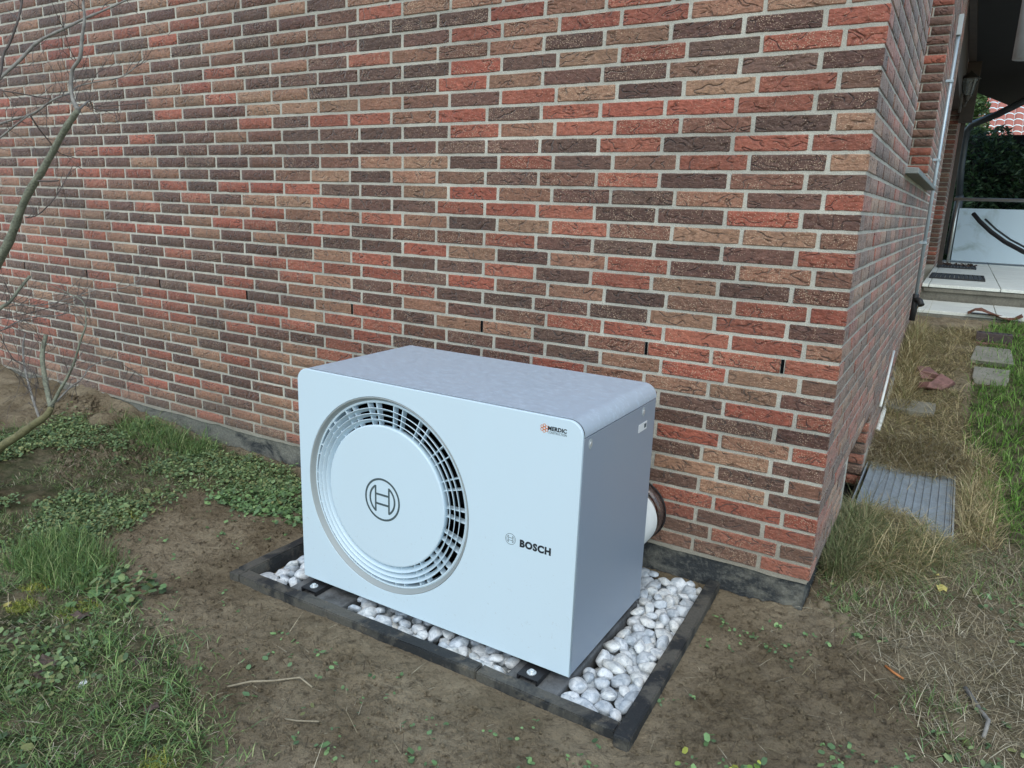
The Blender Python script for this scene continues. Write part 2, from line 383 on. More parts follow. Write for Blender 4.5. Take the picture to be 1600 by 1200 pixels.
st = math_(n, 'MULTIPLY', ramp(n, f, [(0.52, 0), (0.66, 1)]), ramp(n, z.outputs[0], [(0.25, 1), (0.9, 0)]))
n.links.new(mix(n, math_(n, 'MULTIPLY', st, 0.6), (0.50, 0.62, 0.70), (0.14, 0.18, 0.12)), b.inputs['Base Color']); M_panel = m
m, n, b = nodes('lantern_glass', 0.05); b.inputs['Transmission Weight'].default_value = 0.85; b.inputs['Base Color'].default_value = (.85, .9, .88, 1)
n.links.new(ramp(n, noise(n, pos(n), 60, 2), [(0.4, (0.7, .76, .74)), (0.6, (0.9, .93, .92))]), b.inputs['Base Color']); M_glass = m
M_rooft = simple('red_roof_tile', (0.42, 0.15, 0.11), 0.7, var=.3, sc=2, sc2=30)
M_render = simple('pale_render', (0.5, 0.47, 0.42), 0.9, var=.1)

# ------------------------------------------------------------------ ground sheet
def axis(parts):
    a = []
    for s, e, d in parts: a.append(np.arange(s, e, d))
    return np.concatenate(a + [[parts[-1][1]]])
gx = axis([(-90, -12, 6), (-12, -5.2, .3), (-5.2, -2.6, .025), (-2.6, 1.2, .0125), (1.2, 3, .06), (3, 10, .5), (10, 90, 8)])
gy = axis([(-90, -6, 6), (-6, -2.4, .3), (-2.4, 0.9, .0125), (0.9, 5.6, .04), (5.6, 12, .4), (12, 110, 8)])
X, Y = np.meshgrid(gx, gy); Z = ground_h(X, Y)
far = (np.abs(X) > 12) | (Y > 12) | (Y < -6); Z = np.where(far, base_h(X, Y), Z)
def inr(R, e=0): return (X > R[0] - e) & (X < R[1] + e) & (Y > R[2] - e) & (Y < R[3] + e)
Z = np.where(inr(BED), -.205, Z); Z = np.where(inr(PIT), -.75, Z)
Z = np.where((X < -.02) & (Y > .02) & (X > -8) & (Y < 11), -.4, Z)
Z = np.where((X > -.05) & (Y > 5.35) & (Y < 11.4) & (X < 4), .30, Z)
veg = np.zeros(X.shape)
for k, v in (('grass', 1), ('clover', .9), ('green', 1), ('walltuft', 1), ('dry', .35), ('clump', .6), ('straw', .3)):
    veg = np.maximum(veg, inpoly(X, Y, POLY[k]) * v)
ny, nx = X.shape; idx = np.arange(nx * ny).reshape(ny, nx)
F4 = np.stack([idx[:-1, :-1], idx[:-1, 1:], idx[1:, 1:], idx[1:, :-1]], -1).reshape(-1, 4)
me = fast_mesh('ground', np.stack([X, Y, Z], -1).reshape(-1, 3), F4, np.full(len(F4), 4), np.repeat(veg.reshape(-1, 1), 3, 1), M_soil, True)
tag(link(bpy.data.objects.new('ground', me)), kind='structure')

# ------------------------------------------------------------------ brick house
COLS = {'R': (0.300, 0.088, 0.052), 'D': (0.122, 0.060, 0.042), 'B': (0.180, 0.084, 0.053), 'T': (0.275, 0.140, 0.084)}
ROWS = {  # colours of the front wall read off the photograph, corner brick first
36: '?????????????RTDRTDTB', 35: '??????????RBBTDBDDBBB', 34: '?????TTDTDTDBRTRTRRDD', 33: '?????TTTRBDDDDRDDRRTR',
32: 'TTTRTRDDDBTDTDTTTRTBD', 31: 'TTTRRTRDDDDDBDDTDDTDD', 30: 'RDDTDTBTRDTBRDBRTTTTT', 29: 'RRDRTDRDDDDDTRTDDDDDD',
28: 'DDBDDTRDDDTTRTTDDTRBR', 27: 'BRTDTRDBTTTTDDRDTDRTRB', 26: 'DRRRRDRTRRDRDDDDBDDDTD', 25: 'TDBRRTRDDDDBTDDRDDDTTR',
24: 'RRDRDDDDDBDBDDDDRRTDDT', 23: 'TDRBDRDTTBDBDDDTDDRDRD', 22: 'DBDRBDBTDTBDDDTRRRBRDR', 21: 'RDTDDTRTDDRRRDRBBRDBBT',
20: 'DRDDRRRDDRTTDRDTTBDDDT', 19: 'BTTBRTDTRTTRTBDRDRDDDR', 18: 'RDDDDRBBDRDRRTDDDTRTDT', 17: 'BTDRTDTRDDRTDTRRRTDTRD',
16: 'BDTRDRDDRTDDDDDDTRDBTR', 15: 'RRBDTBRDRRRRDDRDTDTRRD', 14: 'DRTDDDDRDTRDDDDDDTDTTR', 13: 'TRRRRBDTDDTDRDDDDTTRRR',
12: 'RRRBDTTDRTDDRRDDTRDDDD', 11: 'BTRTDDDBRRTRDTRRTRTRDR', 10: 'DTTTRDDDRDRRBDRRDDTRTT', 9: 'RRDDRDBDDRDDRDRRDRDBTD',
8: 'DDDRBDDTDRTDDTTBBBTDRT', 7: 'RTRBDRTDTBTTBDTTDDTRDB', 6: 'DTDRTDDRBDTDRTDDDDTDRB', 5: 'BDTDRBDRDDRBDTDRBDTDRT',
4: 'DTDRBDTDRBDBDDTDRTDBRD', 3: 'RRRDBTDRTDRTDRRDTDBRTD', 2: 'RDRBDTDRBDTBDTDRDTBDRD', 1: 'BRBDRTDRDBBTTDDTRDBDTR', 0: 'RBBDRDTBDRRBBRBDTRDBTD'}
def brick_code(r, k):
    s = ROWS.get(r, '')
    if k < len(s) and s[k] != '?': return s[k]
    return random.choice('RRDDDBTT')
def brick_col(code):
    c = COLS[code]; v = random.uniform(.78, 1.22); w = random.uniform(.90, 1.12)
    return (c[0] * v, c[1] * v * w, c[2] * v * w)
J = 0.0106; JV = 0.0136
house = empty('brick_house', (0, 0, 0), 'brick house of red, brown and tan faced bricks with pale mortar', 'house')
# bodies (mortar). front wall mortar face 6 mm behind the brick faces
SILL_Z, OPEN = 1.53, (1.66, 3.62)
def body(name, dims, mat):
    bm = bmesh.new(); box(bm, *dims); return into(obj(name, bm, mat), house)
front = body('wall', (-7.2, -.004, .004, .12, .0, 2.9), M_mortar)
side = bmesh.new()
XS = -.004
for y0, y1, z0, z1 in ((.1205, .84, 0, 2.9), (.8405, 1.74, .247, 2.9), (1.7405, 3.62, .0, SILL_Z), (1.7405, 6.2, -.3, 0)):
    pass
def sw(y0, y1, z0, z1): box(side, -.36, XS, y0, y1, z0, z1)
sw(.121, .84, -.0, 2.9); sw(.842, 1.66, .248, 2.9); sw(1.662, 1.76, .248, SILL_Z - .001); sw(1.762, 3.62, -.2, SILL_Z)
sw(3.622, 6.2, -.2, 3.4)
sidewall = into(obj('wall', side, M_mortar), house)
body('wall', (-.36, XS, 9.3, 11.2, .2, 3.6), M_mortar)
# plinth
bm = bmesh.new(); box(bm, -7.2, -.014, .012, .119, -.42, -.002); pl1 = into(obj('plinth', bm, M_plinth), house)
bm = bmesh.new(); box(bm, -.36, -.014, .1195, .80, -.42, -.003); box(bm, -.36, -.014, 1.80, 6.2, -.9, -.203); box(bm, -.36, -.014, .80, 1.80, -.9, -.45); into(obj('plinth', bm, M_plinth), house)
# mortar smear along the foot of the brickwork
V = []; xs = np.arange(-6.5, 0, .012); up = 0.0; lo = -.004 - fbm(xs, xs * 0, 9, 4) * .016
bm = bmesh.new(); pr = None
for xx, l in zip(xs, lo):
    a = bm.verts.new((xx, .0025, .005)); b2 = bm.verts.new((xx, .005, float(l))); c2 = bm.verts.new((xx, .0118, float(l) - .001))
    if pr: bm.faces.new((pr[0], pr[1], b2, a)); bm.faces.new((pr[1], pr[2], c2, b2))
    pr = (a, b2, c2)
into(obj('mortar_bead', bm, M_mortar), house)

def brick_mesh(name, L, D, jit):
    """brick standing at x -L..0, y 0..D, z 0..CH-J, faces bevelled"""
    bm = bmesh.new(); box(bm, -L, 0, 0, D, 0, CH - J)
    bmesh.ops.subdivide_edges(bm, edges=[e for e in bm.edges if abs(e.verts[0].co.x - e.verts[1].co.x) > .03], cuts=6 if L > .15 else 3)
    for v in bm.verts:
        v.co.x += random.uniform(-jit, jit); v.co.z += random.uniform(-jit, jit) * .8
        if v.co.y < D * .5: v.co.y += random.uniform(0, .0014)
    ed = [e for e in bm.edges if not all(v.co.y > D * .6 for v in e.verts)]
    ed = [e for e in ed if e.calc_face_angle(0) > .7]
    bmesh.ops.bevel(bm, geom=ed, offset=.0030, segments=1, affect='EDGES')
    me = bpy.data.meshes.new(name); bm.to_mesh(me); bm.free(); me.materials.append(M_brick)
    return me
FULL = [brick_mesh('brick', .25 - JV, .05, .0012) for _ in range(6)]
CA = [brick_mesh('brick', .1125, .24, .0008) for _ in range(2)]
CB = [brick_mesh('brick', .175, .115, .0008) for _ in range(2)]
cand = []
for r in range(0, 47):
    o = .1825 if r % 2 == 0 else .12
    for k in range(0, 29):
        x1 = 0.0 if k == 0 else -(o + .25 * (k - 1) + JV / 2)
        if x1 < -6.9: continue
        me = random.choice((CB if r % 2 == 0 else CA) if k == 0 else FULL)
        z = r * CH + J / 2
        c3 = Vector((x1 - .12, 0, z + .025)); d = c3 - CAM
        u = 800 + 1146.6 * d.dot(R_) / d.dot(F_); v_ = 600 - 1146.6 * d.dot(U_) / d.dot(F_)
        size = 1 / d.length ** 2 * abs(d.normalized().y)
        vis = -20 < u < 1620 and -15 < v_ < 1215 and not (485 < u < 990 and v_ > 640) and not (u > 640 and u < 985 and v_ > 600)
        cand.append((size if vis else -1, me, (x1, random.uniform(-.0012, .0012), z), brick_col(brick_code(r, k))))
cand.sort(key=lambda t: -t[0])
stuffV, stuffF, stuffT, stuffC = [], [], [], []; cnt = 0
def add_stuff(me, M, colr):
    global cnt
    vs = np.array([M @ v.co for v in me.vertices]); stuffV.append(vs); stuffC.append(np.tile(colr, (len(vs), 1)))
    for p_ in me.polygons: stuffF.extend([i + cnt for i in p_.vertices]); stuffT.append(len(p_.vertices))
    cnt += len(vs)
for i, (s, me, loc, c) in enumerate(cand):
    if i < 300 and s > 0:
        o = bpy.data.objects.new('brick', me); o.location = loc; o.color = (*c, 1); link(o, front); o.matrix_parent_inverse = Matrix.Identity(4)
    else: add_stuff(me, Matrix.Translation(loc), c)
# side wall bricks (turned 90 degrees; they run away from the corner)
def full_small(L): 
    return brick_mesh('brick', L, .05, .001)
HALF = full_small(.1145); TQ = full_small(.177)
ROT = Matrix(((0, -1, 0, 0), (-1, 0, 0, 0), (0, 0, 1, 0), (0, 0, 0, 1)))   # x->-y, y->-x
def side_ok(y0, y1, z0, z1):
    if y1 > .84 and y0 < 1.74 and z0 < .24: return False
    if y1 > 1.68 and y0 < 3.60 and z1 > SILL_Z - .002: return False
    if y1 > 6.2 and y0 < 9.3: return False
    if y0 > 11.1: return False
    return True
for r in range(-4, 54):
    st0 = .1275 if r % 2 == 0 else .2525
    for k in range(0, 46):
        y0 = st0 + .25 * k; z = r * CH + J / 2
        if (r < 0 and y0 < 1.9) or (r > 46 and y0 < 3.6): continue
        segs = [(y0, .25 - JV)]
        if not side_ok(y0, y0 + .24, z, z + .05):
            segs = [(y0 + a, l) for a, l in ((0, .1145), (.125, .1145)) if side_ok(y0 + a, y0 + a + l, z, z + .05)]
        for yy, L in segs:
            me = random.choice(FULL) if L > .2 else HALF
            M = Matrix.Translation((random.uniform(-.001, .001), yy, z)) @ ROT
            add_stuff(me, M, brick_col(random.choice('RRDDBBT')))
# reveals facing the camera (far jambs of the openings)
def jamb(y, x0, x1, z0, z1, codes='DDBR'):
    r0 = int(round(z0 / CH)); r1 = int(z1 / CH)
    for r in range(r0, r1):
        segs = [(x1, .1145), (x1 - .125, .24)] if r % 2 else [(x1, .24), (x1 - .25, .1145)]
        for xx, L in segs:
            me = HALF if L < .2 else FULL[0]
            add_stuff(me, Matrix.Translation((xx, y - .006, r * CH + J / 2)), brick_col(random.choice(codes)))
jamb(3.615, -.36, -.003, SILL_Z, 2.85); jamb(1.735, -.36, -.003, -.2, .25, 'RDR'); jamb(9.29, -.36, -.003, .66, 2.72, 'RDDB')
me = fast_mesh('brick', np.concatenate(stuffV), stuffF, stuffT, np.concatenate(stuffC), M_brick_far)
o = link(bpy.data.objects.new('brick', me)); into(o, house); o['kind'] = 'stuff'
# weep slots in the twelfth course: near-black blocks stand in for open-joint shade
for k in (1, 3, 6, 9, 12, 15, 18, 21):
    x = -(.1825 + .25 * (k - 1)); z0 = 12 * CH + J / 2
    bm = bmesh.new(); box(bm, x - .0052, x + .0052, .0015, .0039, z0 + .001, z0 + CH - J - .001); into(obj('weep_slot_shade', bm, M_dark), house)
# dark backs of openings
bm = bmesh.new(); box(bm, -.36, -.30, OPEN[0], OPEN[1], SILL_Z, 2.9); into(obj('window_recess', bm, M_dark), house)
bm = bmesh.new(); box(bm, -.36, -.34, .85, 1.74, -.5, .24); into(obj('basement_window', bm, M_dark), house)
bm = bmesh.new(); box(bm, -.50, -.45, 6.2, 9.3, .6, 3.6); into(obj('terrace_door', bm, M_wood), house)
bm = bmesh.new(); box(bm, -.36, -.004, 6.202, 9.298, 2.72, 3.6); into(obj('door_lintel', bm, M_wood), house)
# stone sill
bm = bmesh.new(); vs = box(bm, -.30, .057, 1.52, 3.86, 1.498, 1.526)
for v in vs:
    if v.co.z > 1.51 and v.co.x < 0: v.co.z += .02
bevel_all(bm, .003, 1); into(obj('window_sill', bm, M_stonesill), house)
# roof overhang above the terrace
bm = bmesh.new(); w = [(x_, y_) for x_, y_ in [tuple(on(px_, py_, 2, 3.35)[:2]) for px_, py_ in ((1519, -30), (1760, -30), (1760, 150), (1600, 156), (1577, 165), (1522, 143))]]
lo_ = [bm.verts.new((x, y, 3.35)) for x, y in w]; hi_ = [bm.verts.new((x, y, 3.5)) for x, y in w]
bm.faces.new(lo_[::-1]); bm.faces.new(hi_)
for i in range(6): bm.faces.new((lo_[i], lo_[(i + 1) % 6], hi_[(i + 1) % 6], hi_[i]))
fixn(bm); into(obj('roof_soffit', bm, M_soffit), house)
bbox_obj('door_post', (.03, .085, 9.36, 9.44, .66, 3.34), M_wood, house, .004)
bm = bmesh.new(); eq = [(.004, 3.2), (w[0][0] + .03, 3.2), (w[5][0] + .03, w[5][1]), (.004, w[5][1])]
ea = [bm.verts.new((x_, y_, 3.305)) for x_, y_ in eq]; eb = [bm.verts.new((x_, y_, 3.348)) for x_, y_ in eq]; bm.faces.new(ea[::-1]); bm.faces.new(eb)
for i in range(4): bm.faces.new((ea[i], ea[(i + 1) % 4], eb[(i + 1) % 4], eb[i]))
fixn(bm); into(obj('eaves_board', bm, M_wood), house)
bbox_obj('eaves_board', (.004, .16, 9.2, 9.26, 2.55, 3.299), M_wood, house, .004)

# ------------------------------------------------------------------ bed: edging, strips, pebbles
def prism(name, quad, z0, z1, mat, bev=.004):
    bm = bmesh.new(); a = [bm.verts.new((*q, z0)) for q in quad]; b_ = [bm.verts.new((*q, z1)) for q in quad]
    bm.faces.new(a[::-1]); bm.faces.new(b_)
    for i in range(4): bm.faces.new((a[i], a[(i + 1) % 4], b_[(i + 1) % 4], b_[i]))
    fixn(bm)
    bmesh.ops.subdivide_edges(bm, edges=[e for e in bm.edges if e.calc_length() > .3], cuts=14)
    bmesh.ops.bevel(bm, geom=[e for e in bm.edges if e.calc_face_angle(0) > 1], offset=bev, segments=2, affect='EDGES')
    for v in bm.verts: v.co += Vector((random.uniform(-.0012, .0012), random.uniform(-.0012, .0012), random.uniform(-.001, .001)))
    return obj(name, bm, mat)
ZE = -.094
tag(prism('edging_stone', [(-1.895, -.952), (-1.845, -.948), (-1.845, -.006), (-1.895, -.006)], -.30, ZE, M_edge),
    'black edging stone running back to the wall left of the white unit', 'edging stone', 'black edging stones framing the pebble bed')
tag(prism('edging_stone', [(-1.893, -.955), (-1.893, -.998 + .045), (-.7835, -.971), (-.7835, -.925)][::-1] if False else [(-1.843, -.990), (-.786, -.978), (-.786, -.930), (-1.843, -.938)], -.30, ZE - .001, M_edge),
    'long black edging stone in front of the round grille, with a broken right end', 'edging stone', 'black edging stones framing the pebble bed')
tag(prism('edging_stone', [(-.783, -.978), (-.322, -.986), (-.322, -.938), (-.783, -.931)], -.30, ZE - .003, M_edge),
    'short black edging stone with grey smears in front of the right foot', 'edging stone', 'black edging stones framing the pebble bed')
tag(prism('edging_stone', [(-.320, -1.006), (-.272, -1.006), (-.309, -.004), (-.357, -.004)], -.30, ZE + .002, M_edge),
    'black edging stone stained brown along the right side of the white pebbles', 'edging stone', 'black edging stones framing the pebble bed')
# corner filler of left front
tag(prism('edging_stone', [(-1.895, -.990), (-1.845, -.990), (-1.845, -.954), (-1.895, -.954)], -.30, ZE - .002, M_edge, .002),
    'small black corner block at the leftmost corner of the pebble bed', 'edging stone', 'black edging stones framing the pebble bed')
def strip(x0, x1, label):
    bm = bmesh.new(); box(bm, x0, x1, -.926, -.27, -.34, -.119); bevel_all(bm, .006, 2); return tag(obj('foundation_strip', bm, M_conc), label, 'concrete beam', 'concrete beams under the white unit')
strip(-.716, -.536, 'grey concrete beam under the right foot of the unit, beside the white pebbles')
strip(-1.655, -1.40, 'dark concrete beam under the left foot of the unit, below the round grille')
bed = bmesh.new(); box(bed, BED[0] + .002, BED[1] - .002, BED[2] + .002, BED[3] - .002, -.32, -.2)
bed = tag(obj('pebble_bed', bed, M_soil), kind='structure')
def pebble_mesh(i):
    bm = bmesh.new(); bmesh.ops.create_icosphere(bm, subdivisions=3, radius=1)
    s = Vector((random.uniform(.95, 1.35), random.uniform(.75, 1.0), random.uniform(.55, .75))); ph = [random.uniform(0, 6) for _ in range(6)]
    for v in bm.verts:
        q = v.co.copy()
        k = 1 + .10 * math.sin(2.1 * q.x + ph[0]) * math.cos(1.7 * q.y + ph[1]) + .08 * math.sin(2.7 * q.y + ph[2] + q.z * 2) + .05 * math.sin(4 * q.z + ph[3] + 3 * q.x)
        # slightly boxy
        p4 = 2.4; L = (abs(q.x) ** p4 + abs(q.y) ** p4 + abs(q.z) ** p4) ** (1 / p4)
        v.co = Vector((q.x, q.y, q.z)) * k / L
    for _ in range(9):
        nn = Vector((random.gauss(0, 1), random.gauss(0, 1), random.gauss(0, 1))).normalized(); dd = random.uniform(.70, .93)
        for v in bm.verts:
            e = v.co.dot(nn) - dd
            if e > 0: v.co -= nn * e * .85
    for v in bm.verts: v.co = Vector((v.co.x * s.x, v.co.y * s.y, v.co.z * s.z)) * 1.12
    me = bpy.data.meshes.new('pebble'); bm.to_mesh(me); bm.free(); me.materials.append(M_peb)
    me.polygons.foreach_set('use_smooth', [True] * len(me.polygons)); return me
PEB = [pebble_mesh(i) for i in range(14)]
P = np.zeros((0, 4))
def pebble_region(x, y, r):
    if not (BED[0] + r * .8 < x < BED[1] - r * .8 + (-.035 * (y - BED[2])) and BED[2] + r * .8 < y < BED[3] - r * .8): return False
    for x0, x1 in ((-.716, -.536), (-1.655, -1.40)):
        if x0 - r * .85 < x < x1 + r * .85 and y < -.27 + r * .8: return False
    if -1.40 < x < -.716 and y > -.55: return False
    if x < -1.4 and y > -.35: return False
    return True
for it in range(900):
    r = float(np.clip(random.gauss(.0240, .0050), .014, .036)); best = None
    for t in range(34):
        x = random.uniform(BED[0], BED[1]); y = random.uniform(BED[2], BED[3])
        if not pebble_region(x, y, r): continue
        z = -.2 + r * .6
        if len(P):
            d2 = (P[:, 0] - x) ** 2 + (P[:, 1] - y) ** 2; rr = (P[:, 3] + r) * .93; mm = d2 < rr ** 2
            if mm.any(): z = max(z, float((P[mm, 2] + np.sqrt(rr[mm] ** 2 - d2[mm]) * .66).max()))
        if best is None or z < best[2]: best = (x, y, z, r)
    if best and best[2] + best[3] * .6 < -.112: P = np.vstack([P, best])
keyp = []
for x, y, z, r in P:
    d = Vector((x, y, z)) - CAM
    covered = ((P[:, 0] - x) ** 2 + (P[:, 1] - y) ** 2 < (r * .8) ** 2) & (P[:, 2] > z + r * .7)
    hid = (-1.63 < x < -.53 and y > -.80)
    keyp.append((1 / d.length ** 2 - (5 if hid else 0) - (3 if covered.any() else 0)))
order = np.argsort(-np.array(keyp)); sv, sf, stt, scnt = [], [], [], 0
for n_i, j in enumerate(order):
    x, y, z, r = P[j]; M = Matrix.Translation((x, y, z)) @ (Matrix.Rotation(random.uniform(0, 6.28), 4, 'Z') @ Matrix.Rotation(random.gauss(0, .32), 4, 'X') @ Matrix.Rotation(random.gauss(0, .32), 4, 'Y')) @ Matrix.Scale(r, 4)
    me = PEB[n_i % 14]
    if n_i < 300:
        o = bpy.data.objects.new('pebble', me); o.matrix_world = M; link(o, bed)
    else:
        vs = np.array([M @ v.co for v in me.vertices]); sv.append(vs)
        for p_ in me.polygons: sf.extend([i + scnt for i in p_.vertices]); stt.append(len(p_.vertices))
        scnt += len(vs)
if sv:
    o = link(bpy.data.objects.new('pebble', fast_mesh('pebble', np.concatenate(sv), sf, stt, None, M_peb, True)), bed); o['kind'] = 'stuff'

# ------------------------------------------------------------------ heat pump
PX0, PX1, PYF, PYB, PZ0, PZ1 = -1.634, -.526, -.860, -.284, -.0865, .7105
pump = empty('heat_pump', (PX0 / 2 + PX1 / 2, (PYF + PYB) / 2, PZ0), 'white and grey outdoor heat pump with round fan grille beside the brick wall', 'heat pump')
def curve_plate(name, loops, y, th, mat, bev=.0015, parent=pump):
    """flat plate in the XZ plane from closed loops (outer first), front face at y"""
    cu = bpy.data.curves.new(name, 'CURVE'); cu.dimensions = '2D'; cu.fill_mode = 'BOTH'; cu.extrude = th / 2 - bev; cu.bevel_depth = bev; cu.bevel_resolution = 2; cu.offset = -bev
    for L in loops:
        s = cu.splines.new('POLY'); s.points.add(len(L) - 1); s.use_cyclic_u = True
        for q, pt in zip(s.points, L): q.co = (pt[0], pt[1], 0, 1)
    o = bpy.data.objects.new(name, cu); COL.objects.link(o)
    dg = bpy.context.evaluated_depsgraph_get(); me = bpy.data.meshes.new_from_object(o.evaluated_get(dg))
    bpy.data.objects.remove(o); bpy.data.curves.remove(cu)
    me.transform(Matrix.Translation((0, y + th / 2, 0)) @ Matrix.Rotation(math.pi / 2, 4, 'X'))
    me.materials.clear(); o2 = obj(name, me, mat); return into(o2, parent)
RC = .046
def round_top(x0, x1, z0, z1, r, seg=14, rb=.003):
    pts = [(x0, z0), (x1, z0)]
    for k in range(seg + 1):
        a = k / seg * math.pi / 2; pts.append((x1 - r + r * math.cos(a), z1 - r + r * math.sin(a)))
    for k in range(seg + 1):
        a = math.pi / 2 + k / seg * math.pi / 2; pts.append((x0 + r + r * math.cos(a), z1 - r + r * math.sin(a)))
    return pts
FC = (-1.244, .318)
circ = lambda r, n_=128: [(FC[0] + r * math.cos(2 * math.pi * k / n_), FC[1] + r * math.sin(2 * math.pi * k / n_)) for k in range(n_)]
curve_plate('front_panel', [round_top(PX0, PX1, PZ0, PZ1, RC), circ(.3445)], PYF, .012, M_white, .002)
# grille bowl (grey), rings, spokes, disc
def lathe_obj(name, prof, mat, parent, closed=False, seg=128, cy=0.0):
    bm = bmesh.new(); lathe_bm(bm, prof, (FC[0], 0, FC[1]), 'y', seg, closed); fixn(bm)
    o = obj(name, bm, mat, smooth=True); e_ = o.modifiers.new('edges', 'EDGE_SPLIT'); e_.split_angle = math.radians(18)
    return into(o, parent)
bowl = lathe_obj('grille_bowl', [(.3438, PYF + .001), (.342, PYF - .0005), (.339, PYF + .001), (.327, PYF + .020), (.325, PYF + .052), (.327, PYF + .056), (.345, PYF + .056)], M_greyring, pump)
lathe_obj('grille_bowl', [(.330, PYF + .016), (.3255, PYF + .0125), (.322, PYF + .014), (.319, PYF + .05), (.322, PYF + .05)], M_white, pump)
for i, r in enumerate((.268, .287, .306)):
    t = .0013
    lathe_obj('grille_ring', [(r - t, PYF + .006), (r, PYF + .0048), (r + t, PYF + .006), (r + t * .8 - .0115, PYF + .027), (r - t * .8 - .0115, PYF + .027)], M_white, pump, True)
disc = lathe_obj('fan_cover_disc', [(.0005, PYF + .0030), (.244, PYF + .0030), (.2468, PYF + .0040), (.2482, PYF + .0062), (.2485, PYF + .010), (.243, PYF + .034), (.235, PYF + .036), (.0005, PYF + .036)], M_white, pump)
angs = []
for k in range(36):
    angs.append(k * 10 + (3.2 if k % 2 else 0))
for a in angs:
    sp = bmesh.new(); a = math.radians(a + 4); u_ = Vector((math.cos(a), 0, math.sin(a))); w_ = Vector((-math.sin(a), 0, math.cos(a)))
    c0 = Vector((FC[0], 0, FC[1]))
    q = []
    for rr, yy in ((.243, .020), (.3215, .014), (.3215, .038), (.243, .040)):
        for sgn in (-1, 1): q.append(sp.verts.new(c0 + u_ * rr + w_ * (sgn * .0017) + Vector((0, PYF + yy, 0))))
    a0, a1, b0, b1, c0_, c1, d0, d1 = q
    for f in ((a0, b0, b1, a1), (b0, c0_, c1, b1), (c0_, d0, d1, c1), (d0, a0, a1, d1), (a0, d0, c0_, b0), (a1, b1, c1, d1)): sp.faces.new(f)
    fixn(sp); into(obj('grille_spoke', sp, M_white), pump)
# fan behind the grille
bm = bmesh.new(); lathe_bm(bm, [(.325, PYF + .055), (.325, PYF + .26), (.001, PYF + .26)], (FC[0], 0, FC[1])); fixn(bm); into(obj('fan_housing', bm, M_dark), pump)
bm = bmesh.new()
for k in range(5):
    a0 = k * 2 * math.pi / 5; g = []
    for i in range(5):
        rr = .07 + i * .058
        for sgn in (-.5, .5):
            an = a0 + sgn * (.75 - .05 * i) + .1 * i
            g.append(bm.verts.new((FC[0] + math.cos(an) * rr, PYF + .13 + sgn * .07, FC[1] + math.sin(an) * rr)))
    for i in range(4): bm.faces.new((g[2 * i], g[2 * i + 1], g[2 * i + 3], g[2 * i + 2]))
into(obj('fan_blades', bm, M_blades), pump)
# casing: folded grey top with rounded shoulders, side and back panels, dark core
bm = bmesh.new(); prof = []
z_s = .664
for k in range(15):
    a = k / 14 * math.pi / 2; prof.append((PX1 - RC + RC * math.cos(a), PZ1 - RC + RC * math.sin(a)))
prof = [(PX1, z_s)] + prof
prof += [(PX0 + PX1 - x, z) for x, z in prof[::-1]]
ya, yb = PYF + .0192, PYB
rows = [[bm.verts.new((x, y, z)) for x, z in prof] for y in (ya, yb)]
for i in range(len(prof) - 1): bm.faces.new((rows[0][i], rows[0][i + 1], rows[1][i + 1], rows[1][i]))
ri = [[bm.verts.new(((x - (PX0 + PX1) / 2) * .996 + (PX0 + PX1) / 2, y, z - .002)) for x, z in prof] for y in (ya, yb)]
for j in (0, 1):
    for i in range(len(prof) - 1): bm.faces.new((rows[j][i], rows[j][i + 1], ri[j][i + 1], ri[j][i]))
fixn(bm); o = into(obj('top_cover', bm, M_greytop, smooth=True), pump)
e_ = o.modifiers.new('edges', 'EDGE_SPLIT'); e_.split_angle = math.radians(40)
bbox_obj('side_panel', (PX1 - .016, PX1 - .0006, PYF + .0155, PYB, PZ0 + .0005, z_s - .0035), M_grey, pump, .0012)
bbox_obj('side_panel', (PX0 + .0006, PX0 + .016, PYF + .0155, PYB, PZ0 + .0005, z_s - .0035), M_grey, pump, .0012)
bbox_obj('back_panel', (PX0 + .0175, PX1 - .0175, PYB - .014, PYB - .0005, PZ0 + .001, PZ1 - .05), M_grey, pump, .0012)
bm = bmesh.new(); box(bm, PX0 + .018, PX1 - .018, PYF + .27, PYB - .016, PZ0 + .004, PZ1 - .05); box(bm, PX0 + .018, PX1 - .018, PYF + .0125, PYF + .2695, PZ0 + .004, -.025); box(bm, PX0 + .018, PX1 - .018, PYF + .0125, PYF + .2695, .655, PZ1 - .05)
into(obj('inner_casing', bm, M_dark), pump)
pts = round_top(PX0 + .010, PX1 - .010, PZ0 + .010, PZ1 - .010, RC - .010)
bm = bmesh.new(); a_v = [bm.verts.new((x, PYF + .0118, z)) for x, z in pts]; b_v = [bm.verts.new((x, PYF + .025, z)) for x, z in pts]
for i in range(len(pts)): bm.faces.new((a_v[i], a_v[(i + 1) % len(pts)], b_v[(i + 1) % len(pts)], b_v[i]))
fixn(bm); into(obj('panel_gasket', bm, M_dark), pump)
